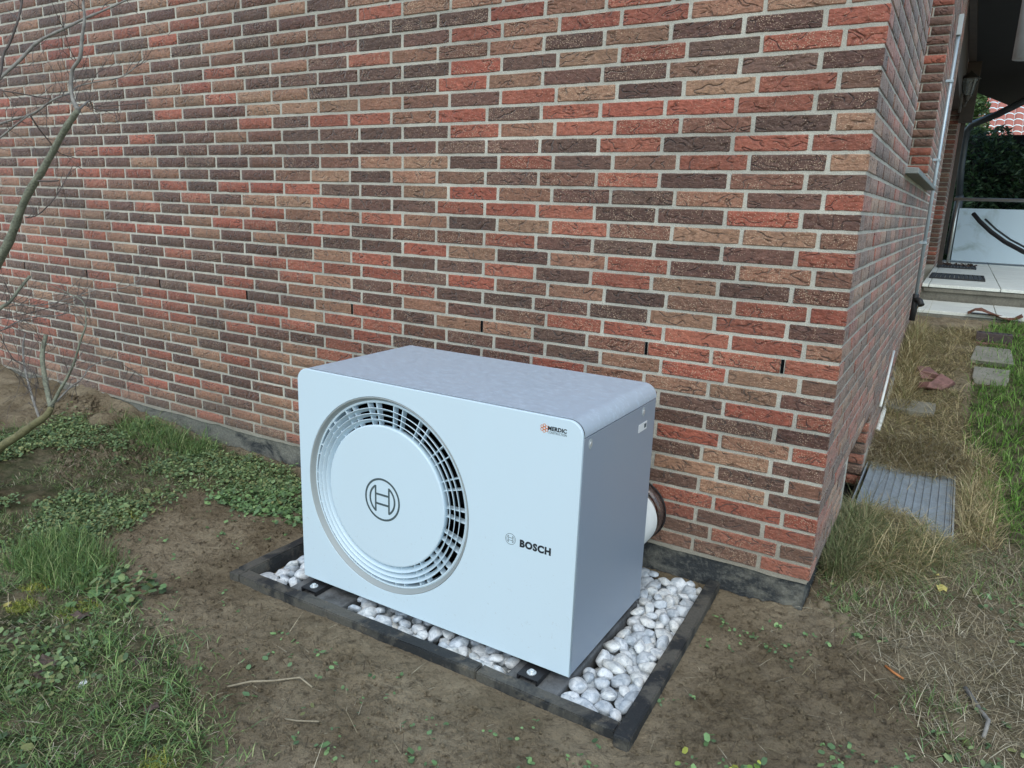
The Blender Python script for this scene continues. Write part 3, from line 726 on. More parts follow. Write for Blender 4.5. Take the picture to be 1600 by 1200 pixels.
# screws and rating label on the right side
def screw(y, z):
    for nm, rr, dx, mat in (('screw_cup', .0125, .0006, M_pvcgrey), ('screw', .006, .003, M_zinc)):
        bm = bmesh.new(); c = Vector((PX1 + dx, y, z)); n_ = 20
        vs = [bm.verts.new(c + Vector((0, rr * math.cos(2 * math.pi * k / n_) * .95, rr * 1.25 * math.sin(2 * math.pi * k / n_)))) for k in range(n_)]
        v2 = [bm.verts.new(v.co + Vector((-.003, 0, 0))) for v in vs]
        bm.faces.new(vs); [bm.faces.new((vs[k], v2[k], v2[(k + 1) % n_], vs[(k + 1) % n_])) for k in range(n_)]
        fixn(bm); into(obj(nm, bm, mat), pump)
screw(-.806, .636); screw(-.398, .638)
bbox_obj('rating_label', (PX1 - .001, PX1 + .0008, -.432, -.36, .573, .600), M_label, pump, 0)
bbox_obj('rating_label_mark', (PX1 + .0009, PX1 + .0014, -.385, -.366, .580, .594), M_emblem, pump, 0)
# emblem and lettering
def flat_strip(bm, pts, w, y, closed=False):
    n_ = len(pts); L, Rr = [], []
    for i, p_ in enumerate(pts):
        a = pts[(i - 1) % n_] if (closed or i > 0) else p_; c = pts[(i + 1) % n_] if (closed or i < n_ - 1) else p_
        t = Vector((c[0] - a[0], c[1] - a[1])).normalized(); nn = Vector((-t.y, t.x)) * (w / 2)
        L.append(bm.verts.new((p_[0] + nn.x, y, p_[1] + nn.y))); Rr.append(bm.verts.new((p_[0] - nn.x, y, p_[1] - nn.y)))
    for i in range(n_ if closed else n_ - 1):
        k = (i + 1) % n_; bm.faces.new((L[i], Rr[i], Rr[k], L[k]))
def emblem(cx, cz, R, w, y, name='emblem'):
    bm = bmesh.new()
    flat_strip(bm, [(cx + R * math.cos(a), cz + R * math.sin(a)) for a in [2 * math.pi * k / 64 for k in range(64)]], w, y, True)
    ri = R * .735; xh = R * .40
    a1 = math.acos(xh / ri)
    for s in (-1, 1):
        arc = [(cx + s * ri * math.cos(a), cz + ri * math.sin(a)) for a in [a1 * (1 - 2 * k / 20) for k in range(21)]]
        flat_strip(bm, arc, w, y)
        flat_strip(bm, [(cx + s * xh, cz - ri * math.sin(a1) * 1.05), (cx + s * xh, cz + ri * math.sin(a1) * 1.05)], w * .95, y - .00006)
    for zz in (-1, 1): flat_strip(bm, [(cx - xh, cz + zz * R * .235), (cx + xh, cz + zz * R * .235)], w, y - .00012)
    r = bmesh.ops.extrude_face_region(bm, geom=bm.faces[:])
    for v in [g for g in r['geom'] if isinstance(g, bmesh.types.BMVert)]: v.co.y += .0006
    fixn(bm); return into(obj(name, bm, M_emblem), pump)
emblem(-1.2525, .3065, .0725, .0070, PYF + .0024)
emblem(-.7455, .3050, .0175, .0013, PYF - .0003)
def text(body_, x, z, size, mat, name, off=0.0, shear=0.0, sx=1.0, space=1.0, y=None):
    cu = bpy.data.curves.new(name, 'FONT'); cu.body = body_; cu.size = size; cu.offset = off; cu.shear = shear; cu.space_character = space; cu.extrude = .0002; cu.fill_mode = 'BOTH'; cu.resolution_u = 4
    o = bpy.data.objects.new(name, cu); COL.objects.link(o); dg = bpy.context.evaluated_depsgraph_get(); me = bpy.data.meshes.new_from_object(o.evaluated_get(dg))
    bpy.data.objects.remove(o); xs_ = [v.co.x for v in me.vertices]; wdt = max(xs_) - min(xs_); x0_ = min(xs_)
    me.transform(Matrix.Translation((x, (PYF - .0003) if y is None else y, z)) @ Matrix.Rotation(math.pi / 2, 4, 'X') @ Matrix.Scale(sx / wdt, 4, (1, 0, 0)) @ Matrix.Translation((-x0_, 0, 0)))
    me.materials.clear(); return into(obj(name, me, mat), pump)
text('BOSCH', -.7125, .2905, .0305, M_ink, 'lettering', off=.0016, sx=.1055, space=1.12)
text('MERDIC', -.6360, .6705, .0165, M_ink, 'lettering', off=.0007, shear=.05, sx=.0600, space=1.05)
text('CONSTRUCTION', -.6360, .6610, .0095, M_emblem, 'lettering', off=.0, sx=.0600)
for i in range(7):
    a = math.radians(60 * i + 30); rr = 0 if i == 6 else .0088
    cx, cz = -.6475 + rr * math.cos(a), .6735 + rr * math.sin(a)
    bm = bmesh.new(); flat_strip(bm, [(cx + .0042 * math.cos(b_), cz + .0042 * math.sin(b_)) for b_ in [math.radians(60 * k) for k in range(6)]], .0019, PYF - .0003 - i * .00002, True)
    r = bmesh.ops.extrude_face_region(bm, geom=bm.faces[:])
    for v in [g for g in r['geom'] if isinstance(g, bmesh.types.BMVert)]: v.co.y += .0005
    fixn(bm); into(obj('honeycomb_mark', bm, M_orange), pump)
# feet: black rubber brackets with zinc bolts
for fx in (-.640, -1.560):
    bm = bmesh.new(); box(bm, fx - .036, fx + .036, -.912, -.79, -.104, -.1); box(bm, fx + .030, fx + .036, -.912, -.79, -.117, -.104); box(bm, fx - .036, fx - .030, -.912, -.79, -.117, -.104); box(bm, fx - .012, fx + .012, -.90, -.80, -.118, -.104)
    f = into(obj('foot', bm, M_black), pump)
    bm = bmesh.new(); lathe_bm(bm, [(.0005, -.0895), (.0045, -.0895), (.005, -.0905), (.0075, -.0905), (.0085, -.0915), (.0085, -.097), (.015, -.0975), (.015, -.0998)], (fx, -.884, 0), 'z', 16)
    bo = obj('bolt', bm, M_zinc); bo.parent = f; bo.matrix_parent_inverse = Matrix.Identity(4)

# insulated duct into the wall
duct = empty('pipe_duct', (-.672, -.02, .118), 'white ribbed duct running from the back of the unit into the brick wall', 'duct')
bm = bmesh.new(); prof = []
y = PYB - .002
while y < -.075:
    prof += [(.1150, y), (.1185, y + .003), (.1150, y + .006)]; y += .0085
prof += [(.112, -.066), (.085, -.065), (.085, -.003)]
lathe_bm(bm, prof, (-.672, 0, .118), 'y', 64); fixn(bm); into(obj('ribbed_hose', bm, M_hose, smooth=True), duct)
m, n, b = nodes('clear_collar', 0.12); b.inputs['Transmission Weight'].default_value = .9
n.links.new(ramp(n, noise(n, pos(n), 30, 2), [(0.3, (.45, .33, .30)), (0.7, (.62, .52, .48))]), b.inputs['Base Color'])
bm = bmesh.new(); lathe_bm(bm, [(.119, -.058), (.1215, -.060), (.1265, -.004), (.1245, -.004), (.1195, -.056), (.119, -.056)], (-.675, 0, .122), 'y', 64, True); fixn(bm); into(obj('clear_sleeve', bm, m, smooth=True), duct)
bm = bmesh.new(); lathe_bm(bm, [(.1262, -.0075), (.1300, -.0065), (.1300, -.0012), (.1262, -.0012)], (-.675, 0, .122), 'y', 64, True); fixn(bm); into(obj('seal_ring', bm, M_black, smooth=True), duct)

# ------------------------------------------------------------------ right side: grating, pipes, lantern
gr = empty('grating', (.22, 1.47, -.095), 'galvanised grating over the light shaft beside the house corner', 'grating')
bm = bmesh.new()
for x0, x1, y0, y1 in ((.006, .012, 1.0, 1.94), (.434, .440, 1.0, 1.94), (.0125, .4335, .998, 1.004), (.0125, .4335, 1.934, 1.94)): box(bm, x0, x1, y0, y1, -.125, -.092)
into(obj('frame', bm, M_galv), gr)
pit_ = .422 / 12
for i in range(0, 12):
    x = .012 + (i + .5) * pit_
    bbox_obj('bearing_bar', (x - .0022, x + .0022, 1.005, 1.933, -.122, -.0915), M_galv, gr, 0)
    bm = bmesh.new()
    for k in range(84):
        y = 1.01 + k * .011; box(bm, x + .0026, min(x + pit_ - .0040, .433), y - .0034, y + .0034, -.1005, -.0955)
    o = into(obj('cross_bars', bm, M_galv), gr); o['kind'] = 'stuff'
# galvanised angle frame lip along the right edge
tag(bbox_obj('shaft_frame', (.443, .452, .985, 1.955, -.14, -.088), M_pvcgrey), 'pale metal rim along the right edge of the light shaft grating', 'frame')
bm = bmesh.new(); box(bm, -.01, .46, .96, .984, -.75, -.115); box(bm, -.01, .46, 1.956, 1.98, -.75, -.115); box(bm, .453, .475, .96, 1.98, -.75, -.115)
tag(obj('light_shaft', bm, M_stepc), kind='structure')
# straw covers the edges; conduit on the wall
cd = empty('conduit', (.045, 3.9, .7), 'thin galvanised conduit running up the side wall behind the sill', 'conduit')
cx_, cy_ = .036, 4.02
tube('pipe', [(cx_, cy_, .70), (cx_, cy_, 2.60)], .0125, M_wpipe, cd, 12)
bbox_obj('junction_cap', (cx_ - .016, cx_ + .016, cy_ - .03, cy_ + .03, 2.60, 2.74), M_pvcgrey, cd, .003)
for z in (1.10, 1.72, 2.28): bbox_obj('pipe_clip', (.0, cx_ + .016, cy_ - .018, cy_ + .018, z, z + .018), M_wpipe, cd, .002)
tap = empty('wall_tap', (.03, 4.02, .6), 'black drain fitting at the foot of the conduit by the terrace step', 'drain fitting')
tube('socket', [(cx_, cy_, .50), (cx_, cy_, .71)], .022, M_black, tap, 14)
tube('elbow', [(cx_, cy_, .67), (cx_ + .035, cy_ - .03, .66), (cx_ + .05, cy_ - .05, .63)], .024, M_black, tap, 12)
t1 = tube('white_pipe', [(.012, 2.33, -.0), (.014, 2.65, .07), (.012, 3.0, .145), (.010, 3.38, .215)], .014, M_pvc, None, 10); tag(t1, 'old white plastic pipe lying along the foot of the side wall', 'pipe', 'white pipes at the foot of the side wall')
t2 = tube('white_pipe', [(.012, 2.22, .175), (.011, 2.50, .30), (.010, 2.74, .44)], .008, M_pvc, None, 10); tag(t2, 'short thin white pipe fixed to the side wall above the lying pipe', 'pipe', 'white pipes at the foot of the side wall')
# wall lantern
Lp = on(1515, 130, 1, 8.3); lx, ly, lz = Lp.x, 8.3, Lp.z
lan = empty('wall_lantern', (0, ly, lz), 'small bronze wall lantern with clear glass by the dark overhang', 'lantern')
ax = lx
bm = bmesh.new(); box(bm, .001, .03, ly - .05, ly + .05, lz - .33, lz - .12); bevel_all(bm, .006); into(obj('wall_plate', bm, M_bronze), lan)
tube('arm', [(.02, ly, lz - .20), (ax * .5, ly, lz - .27), (ax * .9, ly, lz - .24), (ax, ly, lz - .20)], .010, M_bronze, lan)
tube('arm', [(.02, ly, lz - .25), (ax, ly, lz - .255)], .008, M_bronze, lan)
def lz_lathe(nm, prof, mat, seg=16):
    bm = bmesh.new(); lathe_bm(bm, prof, (ax, ly, lz), 'z', seg); fixn(bm); return into(obj(nm, bm, mat, smooth=True), lan)
lz_lathe('cap', [(.001, .165), (.010, .155), (.006, .140), (.012, .128), (.03, .12), (.06, .095), (.115, .052), (.118, .045), (.09, .045), (.001, .05)], M_bronze, 6)
lz_lathe('glass', [(.082, .044), (.05, -.14)], M_glass, 6)
lz_lathe('base', [(.054, -.14), (.056, -.15), (.03, -.17), (.022, -.20), (.001, -.21)], M_bronze, 6)
for k in range(6):
    a = k * math.pi / 3; tube('glazing_bar', [(ax + .086 * math.cos(a), ly + .086 * math.sin(a), lz + .046), (ax + .053 * math.cos(a), ly + .053 * math.sin(a), lz - .145)], .005, M_bronze, lan, 5)
# black rainwater pipe with elbow
pts = [on(1650, 130, 1, 10.4), on(1600, 158, 1, 10.6), on(1560, 178, 1, 10.9), on(1520, 194, 1, 11.3), on(1511, 204, 1, 11.4), on(1507, 225, 1, 11.45), on(1502, 260, 1, 11.45), on(1498, 318, 1, 11.45)]
rp = empty('rainwater_pipe', pts[-1], 'dark grey rainwater pipe with a long bend in front of the laurel hedge', 'downpipe')
tube('pipe', pts, .050, M_dpipe, rp, 14)
q = pts[-1]; tube('hopper', [q + Vector((0, 0, .14)), q + Vector((0, 0, .10)), q + Vector((-.02, 0, -.8))], [.045, .062, .062], M_dpipe, rp, 14)
# thick pale pipe under the soffit
a0, a1 = on(1604, 92, 1, 4.6), on(1640, -110, 1, 4.6)
tag(tube('grey_pipe', [a0, a0 + (a1 - a0) * 1.3], .095, M_pvcgrey, None, 28), 'thick pale grey pipe hanging from the dark overhang at the top right', 'pipe')
# terrace, steps
ter = bmesh.new()
tz = .66
box(ter, .0, 3.5, 5.93, 11.3, .2, tz - .034); o = tag(obj('terrace', ter, M_stepc), kind='structure')
bm = bmesh.new(); box(bm, .02, 3.5, 5.905, 5.975, tz - .075, tz - .036); bevel_all(bm, .006)
into(obj('step_edge', bm, M_stepc), o)
tiles = {}
def tile_mesh(w, d, key):
    if key not in tiles:
        bm = bmesh.new(); box(bm, 0, w, 0, d, -.03, 0); bevel_all(bm, .003, 1); me = bpy.data.meshes.new('tile'); bm.to_mesh(me); bm.free(); me.materials.append(M_tile); tiles[key] = me
    return tiles[key]
yy = 5.895
while yy < 11.0:
    for xx in (.066, .676, 1.286, 1.896):
        t_ = bpy.data.objects.new('tile', tile_mesh(.604, .604, 'a')); t_.location = (xx, yy, tz); link(t_, o)
    t_ = bpy.data.objects.new('tile', tile_mesh(.056, .604, 'b')); t_.location = (.004, yy, tz); link(t_, o)
    yy += .61
low = bmesh.new(); box(low, .0, 3.2, 4.9, 5.92, .2, .468); lo2 = tag(obj('step', low, M_stepc), kind='structure')
for xx in (.03, .64, 1.25, 1.86):
    t_ = bpy.data.objects.new('tile', tile_mesh(.604, .604, 'a')); t_.location = (xx, 4.93, .50); t_.scale.y = 1.6; link(t_, lo2)
def mat_thing(x0, x1, y0, y1, label, leaves=0):
    e = empty('doormat', ((x0 + x1) / 2, (y0 + y1) / 2, tz), label, 'doormat', 'doormats on the terrace tiles')
    bm = bmesh.new()
    for k in range(11):
        xa = x0 + .02 + k * (x1 - x0 - .04) / 11; box(bm, xa, xa + (x1 - x0 - .04) / 11 - .008, y0 + .03, y1 - .03, tz + .002, tz + .016)
    into(obj('rib', bm, M_doormat), e)
    bm = bmesh.new(); box(bm, x0, x0 + .018, y0, y1, tz + .001, tz + .018); box(bm, x1 - .018, x1, y0, y1, tz + .001, tz + .018); box(bm, x0 + .0185, x1 - .0185, y0, y0 + .02, tz + .001, tz + .018); box(bm, x0 + .0185, x1 - .0185, y1 - .02, y1, tz + .001, tz + .018)
    into(obj('frame', bm, M_black), e); return e
mat_thing(.03, .56, 6.75, 7.55, 'ribbed dark doormat nearest the terrace edge')
mat_thing(.04, .50, 9.0, 9.8, 'dark doormat at the back of the terrace littered with leaves')
lf = []
for k in range(40):
    x, y = random.uniform(.05, .5), random.uniform(9.35, 9.95); bm = bmesh.new(); 
    c = Vector((x, y, tz + .018)); a = random.uniform(0, 6.28); s = random.uniform(.02, .045)
    u_ = Vector((math.cos(a), math.sin(a), 0)) * s; w_ = Vector((-math.sin(a), math.cos(a), .6)) * s * .5
    lf.append((c, u_, w_))
bm = bmesh.new()
for c, u_, w_ in lf: bm.faces.new([bm.verts.new(c - u_), bm.verts.new(c - w_ + Vector((0, 0, .012))), bm.verts.new(c + u_), bm.verts.new(c + w_ + Vector((0, 0, .012)))])
tag(obj('leaf_litter', bm, M_dead), kind='stuff')
# railing with frosted panel
ry = 10.75
rt = on(1484, 311, 1, ry).z; pt_ = on(1490, 325, 1, ry).z; pxl = on(1486, 380, 1, ry).x
rail = empty('terrace_railing', (pxl, ry, tz), 'steel railing with pale frosted panel at the back of the terrace', 'railing')
tube('handrail', [(pxl - .06, ry, rt), (3.6, ry - .25, rt - .0)], .026, M_steel, rail, 12)
tube('post', [(pxl, ry, tz), (pxl, ry, rt)], .022, M_steel, rail, 10)
tube('post', [(2.2, ry - .13, tz), (2.2, ry - .13, rt)], .022, M_steel, rail, 10)
bm = bmesh.new(); vs = box(bm, pxl + .035, 3.5, ry - .006, ry + .006, tz + .03, pt_)
for v in vs:
    if v.co.x > 2: v.co.y -= .24
into(obj('frosted_panel', bm, M_panel), rail)
# black hose in front of the panel
hp = [on(1521, 334, 1, 10.2), on(1531, 346, 1, 10.1), on(1548, 362, 1, 10.0), on(1570, 378, 1, 9.9), on(1600, 394, 1, 9.7), on(1660, 415, 1, 9.5)]
tag(tube('garden_hose', hp, .030, M_black, None, 10), 'curved black hose hanging in front of the pale terrace panel', 'hose')
hq = [p_ + Vector((.06, .0, .035)) for p_ in hp[1:]]
tag(tube('garden_cable', hq, .014, M_dpipe, None, 8), 'thin dark cable following the curved black hose', 'cable')
# rusty sheet on the lower step
bm = bmesh.new(); g = []
for i in range(9):
    for j in range(4):
        g.append(bm.verts.new((.42 + i * .05, 4.86 + j * .06 + random.uniform(-.015, .015), .50 + .03 * math.sin(i * .8) + random.uniform(0, .02))))
for i in range(8):
    for j in range(3): bm.faces.new((g[i * 4 + j], g[(i + 1) * 4 + j], g[(i + 1) * 4 + j + 1], g[i * 4 + j + 1]))
r = bmesh.ops.extrude_face_region(bm, geom=bm.faces[:])
for v in [q_ for q_ in r['geom'] if isinstance(q_, bmesh.types.BMVert)]: v.co.z += .006
fixn(bm); tag(obj('rusty_sheet', bm, M_rust), 'curled rusty brown sheet at the front of the lower step', 'metal sheet')
# perforated brick
pb = empty('perforated_brick', (.60, 4.24, .33), 'dark perforated brick lying on its side beside the lawn', 'brick')
bm = bmesh.new(); vs = box(bm, .49, .73, 4.16, 4.27, .37, .44)
bevel_all(bm, .004); into(obj('brick_body', bm, M_clinker), pb)
for k in range(6):
    x = .515 + k * .038; bm = bmesh.new(); lathe_bm(bm, [(.0005, .4412), (.010, .4412), (.010, .4402)], (x, 4.215, 0), 'z', 10); into(obj('hole_shade', bm, M_dark), pb)  # flat near-black discs, standing in for the shade down the perforations
bm = bmesh.new(); box(bm, .50, .70, 4.13, 4.25, .30, .368); bevel_all(bm, .005); tag(obj('red_brick', bm, M_shard), 'weathered red brick underneath the dark perforated brick', 'brick')
# pavers half covered in grass, shards
for (x, y, w, d, lab) in ((.60, 3.82, .24, .30, 'pale broken paver in the grass in front of the perforated brick'), (.60, 3.42, .2, .22, 'second pale paver nearer the camera, half under grass'), (.16, 2.72, .26, .16, 'grey stone slab half buried in straw by the side wall')):
    z = float(ground_h(x, y)); bm = bmesh.new(); vs = box(bm, x - w / 2, x + w / 2, y - d / 2, y + d / 2, z - .03, z + .03)
    for v in vs: v.co += Vector((random.uniform(-.02, .02), random.uniform(-.02, .02), v.co.y * .2 - y * .2))
    bevel_all(bm, .006); tag(obj('paver', bm, M_slab), lab, 'paver')
def shard(c, s, rot, lab):
    bm = bmesh.new(); vs = box(bm, -s[0] / 2, s[0] / 2, -s[1] / 2, s[1] / 2, -s[2] / 2, s[2] / 2)
    for v in vs: v.co = Vector((v.co.x + random.uniform(-.2, .2) * s[0], v.co.y + random.uniform(-.15, .15) * s[1], v.co.z))
    bevel_all(bm, .004, 1); o = obj('brick_shard', bm, M_shard); o.location = c; o.rotation_euler = rot; tag(o, lab, 'brick piece', 'broken brick pieces in the straw')
zz = float(ground_h(.21, 3.3))
shard((.20, 3.30, zz + .035), (.10, .14, .05), (.1, .1, .3), 'leftmost broken brick piece lying flat in the straw')
shard((.305, 3.14, zz - .0), (.10, .15, .05), (.5, .3, -.4), 'upright pointed broken brick piece right of the others')
shard((.245, 3.05, zz - .01), (.11, .10, .045), (-.3, .2, .8), 'front broken brick piece leaning toward the camera')

# ------------------------------------------------------------------ background: laurel hedge, conifer, neighbour roof
def leaf_cloud(name, centre_fn, count, size, cols, label, cat, stems=None):
    C_, U1, W1, K = [], [], [], []
    for i in range(count):
        c = centre_fn(); a = random.uniform(0, 6.28); t = random.uniform(-.9, .9)
        u_ = np.array((math.cos(a) * math.cos(t), math.sin(a) * math.cos(t), math.sin(t))); w_ = np.cross(u_, RNG.normal(size=3)); w_ /= np.linalg.norm(w_) + 1e-9
        s = size * random.uniform(.6, 1.3); C_.append(c); U1.append(u_ * s); W1.append(w_ * s * .32)
        cc = np.array(random.choice(cols)) * random.uniform(.6, 1.4); K.append(cc)
    C_, U1, W1, K = map(np.array, (C_, U1, W1, K))
    V = np.stack([C_ - U1, C_ - W1, C_ + U1, C_ + W1], 1).reshape(-1, 3); F = np.arange(len(V)).reshape(-1, 4)
    root = empty(name, (float(C_[:, 0].mean()), float(C_[:, 1].mean()), .45), label, cat)
    into(link(bpy.data.objects.new('foliage', fast_mesh('foliage', V, F, np.full(len(F), 4), np.repeat(K, 4, 0), M_leaf))), root)
    return root
HZ = on(1560, 206, 1, 12.6).z
def hedge_pt():
    x = random.uniform(-.6, 5.5); z = random.uniform(.35, HZ + .10 * math.sin(x * 5.1) + .08 * math.sin(x * 13)); y = 12.6 + abs(random.gauss(0, .35)) + .25 * math.sin(x * 4 + z * 3)
    return (x, y, z)
rt_ = leaf_cloud('laurel_hedge', hedge_pt, 26000, .062, [(.035, .07, .03), (.05, .10, .04), (.02, .045, .022), (.10, .16, .08)], 'dense dark laurel hedge behind the terrace railing', 'hedge')
bm = bmesh.new()
for k in range(10):
    x = -.3 + k * .6; tube_bm(bm, [(x, 13.4, .3), (x + .1, 13.3, 1.2), (x - .1, 13.4, 2.6)], [.05, .04, .015], 6)
into(obj('stems', bm, M_twig), rt_)
bm = bmesh.new(); box(bm, -1.5, 7, 13.5, 13.7, .3, on(1560, 212, 1, 13.6).z); into(obj('shaded_core', bm, M_soffit), rt_)  # near-black slab painted for the deep shade behind the leaves
cpt = on(1520, 172, 1, 14.5)
def con_pt():
    h = random.random(); r = .42 * (1 - h * .6) * math.sqrt(random.random()); a = random.uniform(0, 6.28)
    return (cpt.x + r * math.cos(a), 14.5 + r * math.sin(a), cpt.z - .9 + h * 1.55)
ct = leaf_cloud('conifer', con_pt, 3500, .06, [(.10, .17, .05), (.13, .20, .07), (.06, .11, .04)], 'light green conifer top in front of the red roof', 'tree')
tube('trunk', [(cpt.x, 14.5, .4), (cpt.x, 14.5, cpt.z + .4)], [.08, .02], M_twig, ct, 8)
nb = empty('neighbour_house', (3, 27, .4), 'neighbouring house with a pale red tiled roof beyond the hedge', 'house')
ra = on(1500, 215, 1, 24.0); z_lo = ra.z - .6
bm = bmesh.new(); slope = math.radians(38)
for i in range(22):
    for j in range(60):
        x = -3 + j * .24 + (i % 2) * .0; s = i * .33; y = 24 + s * math.cos(slope); z = z_lo + s * math.sin(slope)
        a = [bm.verts.new((x + dx, y + dy * math.cos(slope), z + dy * math.sin(slope) + dz)) for dx, dy, dz in ((0, 0, .02), (.06, 0, .06), (.15, 0, .055), (.235, 0, .01), (.235, .35, -.02), (.15, .35, .02), (.06, .35, .03), (0, .35, -.01))]
        bm.faces.new((a[0], a[1], a[6], a[7])); bm.faces.new((a[1], a[2], a[5], a[6])); bm.faces.new((a[2], a[3], a[4], a[5]))
o = into(obj('roof_tiles', bm, M_rooft), nb); o['kind'] = 'stuff'
bm = bmesh.new(); box(bm, -3, 11.4, 24.3, 31, .3, z_lo + .2); into(obj('wall', bm, M_render), nb)

# ------------------------------------------------------------------ bare shrubs at the left
def px_branch(pts, rads, y0, y1):
    """pts are read off the photograph and given their own depth, y0 -> y1 along the branch"""
    n_ = len(pts); return [on(p[0], p[1], 1, y0 + (y1 - y0) * i / (n_ - 1)) for i, p in enumerate(pts)], rads
def smooth(P_, R0, k=4):
    out, rr = [], []
    n_ = len(P_)
    for i in range(n_ - 1):
        p0, p1, p2, p3 = P_[max(i - 1, 0)], P_[i], P_[i + 1], P_[min(i + 2, n_ - 1)]
        for j in range(k):
            t = j / k; out.append(.5 * ((2 * p1) + (p2 - p0) * t + (2 * p0 - 5 * p1 + 4 * p2 - p3) * t * t + (3 * p1 - p0 - 3 * p2 + p3) * t ** 3)); rr.append(R0[i] + (R0[i + 1] - R0[i]) * t)
    return out + [P_[-1]], rr + [R0[-1]]
def twigs(bm, P_, n_, L, r, depth=2):
    for _ in range(n_):
        i = random.randrange(1, len(P_) - 1); base = P_[i]; t = (P_[i + 1] - P_[i - 1]).normalized()
        d = (t * random.uniform(.2, 1) + Vector((random.gauss(0, .6), random.gauss(0, .5), random.gauss(.15, .6)))).normalized(); ll = L * random.uniform(.5, 1.3)
        pts = [base]; 
        for s in range(5):
            d = (d + Vector((random.gauss(0, .2), random.gauss(0, .15), random.gauss(.04, .2)))).normalized(); pts.append(pts[-1] + d * ll / 5)
        if min(p_.y for p_ in pts) > -.08 or max(p_.y for p_ in pts) > -.06: continue
        tube_bm(bm, pts, [r * .7 * (1 - .16 * q_) for q_ in range(6)], 4)
        if depth > 1: twigs(bm, pts, random.randint(1, 3), L * .5, r * .65, depth - 1)
    return bm
def branch(root, pts, rads, y0, y1, mat, nm='branch', k=5, ntw=0, twL=.2, twr=.002, seg=8):
    P_, R0 = px_branch(pts, rads, y0, y1); P_, R0 = smooth(P_, R0, k)
    R0 = [r * random.uniform(.90, 1.10) * (.70 if r > .012 else .70) for r in R0]
    tube(nm, P_, R0, mat, root, seg)
    if ntw: ALLTW.setdefault(root.name, bmesh.new()); twigs(ALLTW[root.name], P_, int(ntw * 1.6), twL, twr)
ALLTW = {}
t1 = empty('bare_tree', on(-60, 760, 2, -.12), 'leafless young tree with grey green trunk leaning at the upper left edge', 'tree')
yA = -1.15
branch(t1, [(-140, 800), (-70, 560), (-10, 425), (15, 375), (40, 310), (70, 260), (100, 205), (122, 172)], [.034, .031, .026, .0235, .0205, .0185, .0165, .014], yA, yA + .05, M_bark, 'trunk', seg=12)
branch(t1, [(122, 172), (115, 158), (111, 140), (113, 110), (125, 90), (128, 60), (132, 30), (130, 0), (137, -40)], [.0125, .0105, .0095, .0095, .009, .0085, .007, .006, .005], yA + .05, yA + .1, M_twigl, ntw=7)
branch(t1, [(-30, 150), (0, 122), (30, 95), (60, 65), (100, 45), (130, 30), (165, 15), (215, -8)], [.009, .0085, .008, .0075, .007, .0065, .005, .003], yA - .1, yA + .2, M_twigl, ntw=8)
branch(t1, [(-30, 205), (10, 190), (50, 178), (85, 155), (110, 145), (122, 135), (150, 128), (190, 120), (213, 103), (216, 96)], [.0065, .006, .0055, .005, .0045, .004, .0035, .003, .0022, .002], yA, yA + .35, M_twigl, ntw=12, twL=.16)
branch(t1, [(-20, 228), (0, 215), (25, 195), (48, 178)], [.005, .0048, .0045, .004], yA, yA + .05, M_twigl, ntw=4)
branch(t1, [(-30, 136), (30, 146), (80, 155), (150, 166), (235, 160)], [.0035, .0033, .003, .0025, .0015], yA - .05, yA + .3, M_twig, ntw=8, twL=.14)
branch(t1, [(37, -20), (33, 10), (27, 35), (15, 68), (5, 85), (0, 118), (-12, 130)], [.005, .005, .005, .005, .0048, .0045, .004], yA - .2, yA - .3, M_twig, ntw=3)
branch(t1, [(122, 172), (130, 165), (140, 158), (145, 168), (160, 172), (186, 170)], [.007, .005, .004, .003, .0025, .0015], yA + .05, yA + .3, M_twigl, ntw=5, twL=.13)
branch(t1, [(47, 180), (60, 200), (72, 215), (86, 232), (95, 240), (110, 245), (125, 249)], [.004, .0035, .003, .003, .0025, .002, .0015], yA, yA + .2, M_twig, ntw=4, twL=.12)
branch(t1, [(60, 283), (80, 283), (92, 282)], [.005, .004, .0035], yA + .02, yA + .05, M_twig)
branch(t1, [(40, 340), (60, 335), (85, 310), (100, 285), (108, 270), (112, 262)], [.0035, .003, .003, .0025, .002, .0015], yA + .02, yA + .25, M_twig, ntw=5, twL=.12)
t2 = empty('pruned_shrub', on(-60, 800, 2, -.12), 'cut back leafless shrub with mossy stem and tangled twigs at the lower left', 'shrub')
yB = -1.05
branch(t2, [(-80, 800), (-30, 735), (0, 700), (25, 683), (50, 665), (72, 650), (80, 636)], [.034, .031, .028, .0255, .023, .020, .017], -1.14, yB, M_barkmoss, 'trunk', seg=12)
branch(t2, [(80, 636), (75, 615), (70, 590), (66, 560), (68, 540), (72, 523)], [.017, .0155, .0145, .014, .0135, .0125], yB, yB + .1, M_bark, ntw=10, seg=10)
branch(t2, [(76, 645), (92, 612), (105, 590), (116, 565), (125, 535), (133, 512), (134, 500), (133, 480), (126, 468), (100, 455), (60, 440)], [.013, .010, .0085, .0075, .0065, .006, .0045, .0035, .003, .0025, .0015], yB, yB + .2, M_bark, ntw=9, twL=.18)
branch(t2, [(62, 655), (52, 625), (45, 600), (38, 570), (36, 540), (40, 520)], [.008, .0075, .007, .0065, .006, .005], yB, yB + .15, M_twigl, ntw=8)
branch(t2, [(88, 628), (110, 605), (128, 592), (140, 575), (158, 565), (180, 563), (200, 575), (225, 590)], [.006, .005, .004, .0035, .003, .0025, .002, .0015], yB + .02, yB + .5, M_twigl, ntw=10, twL=.2)
branch(t2, [(-40, 520), (0, 482), (14, 473), (30, 452), (47, 431)], [.013, .012, .010, .009, .0085], yB - .1, yB + .1, M_bark, ntw=4)
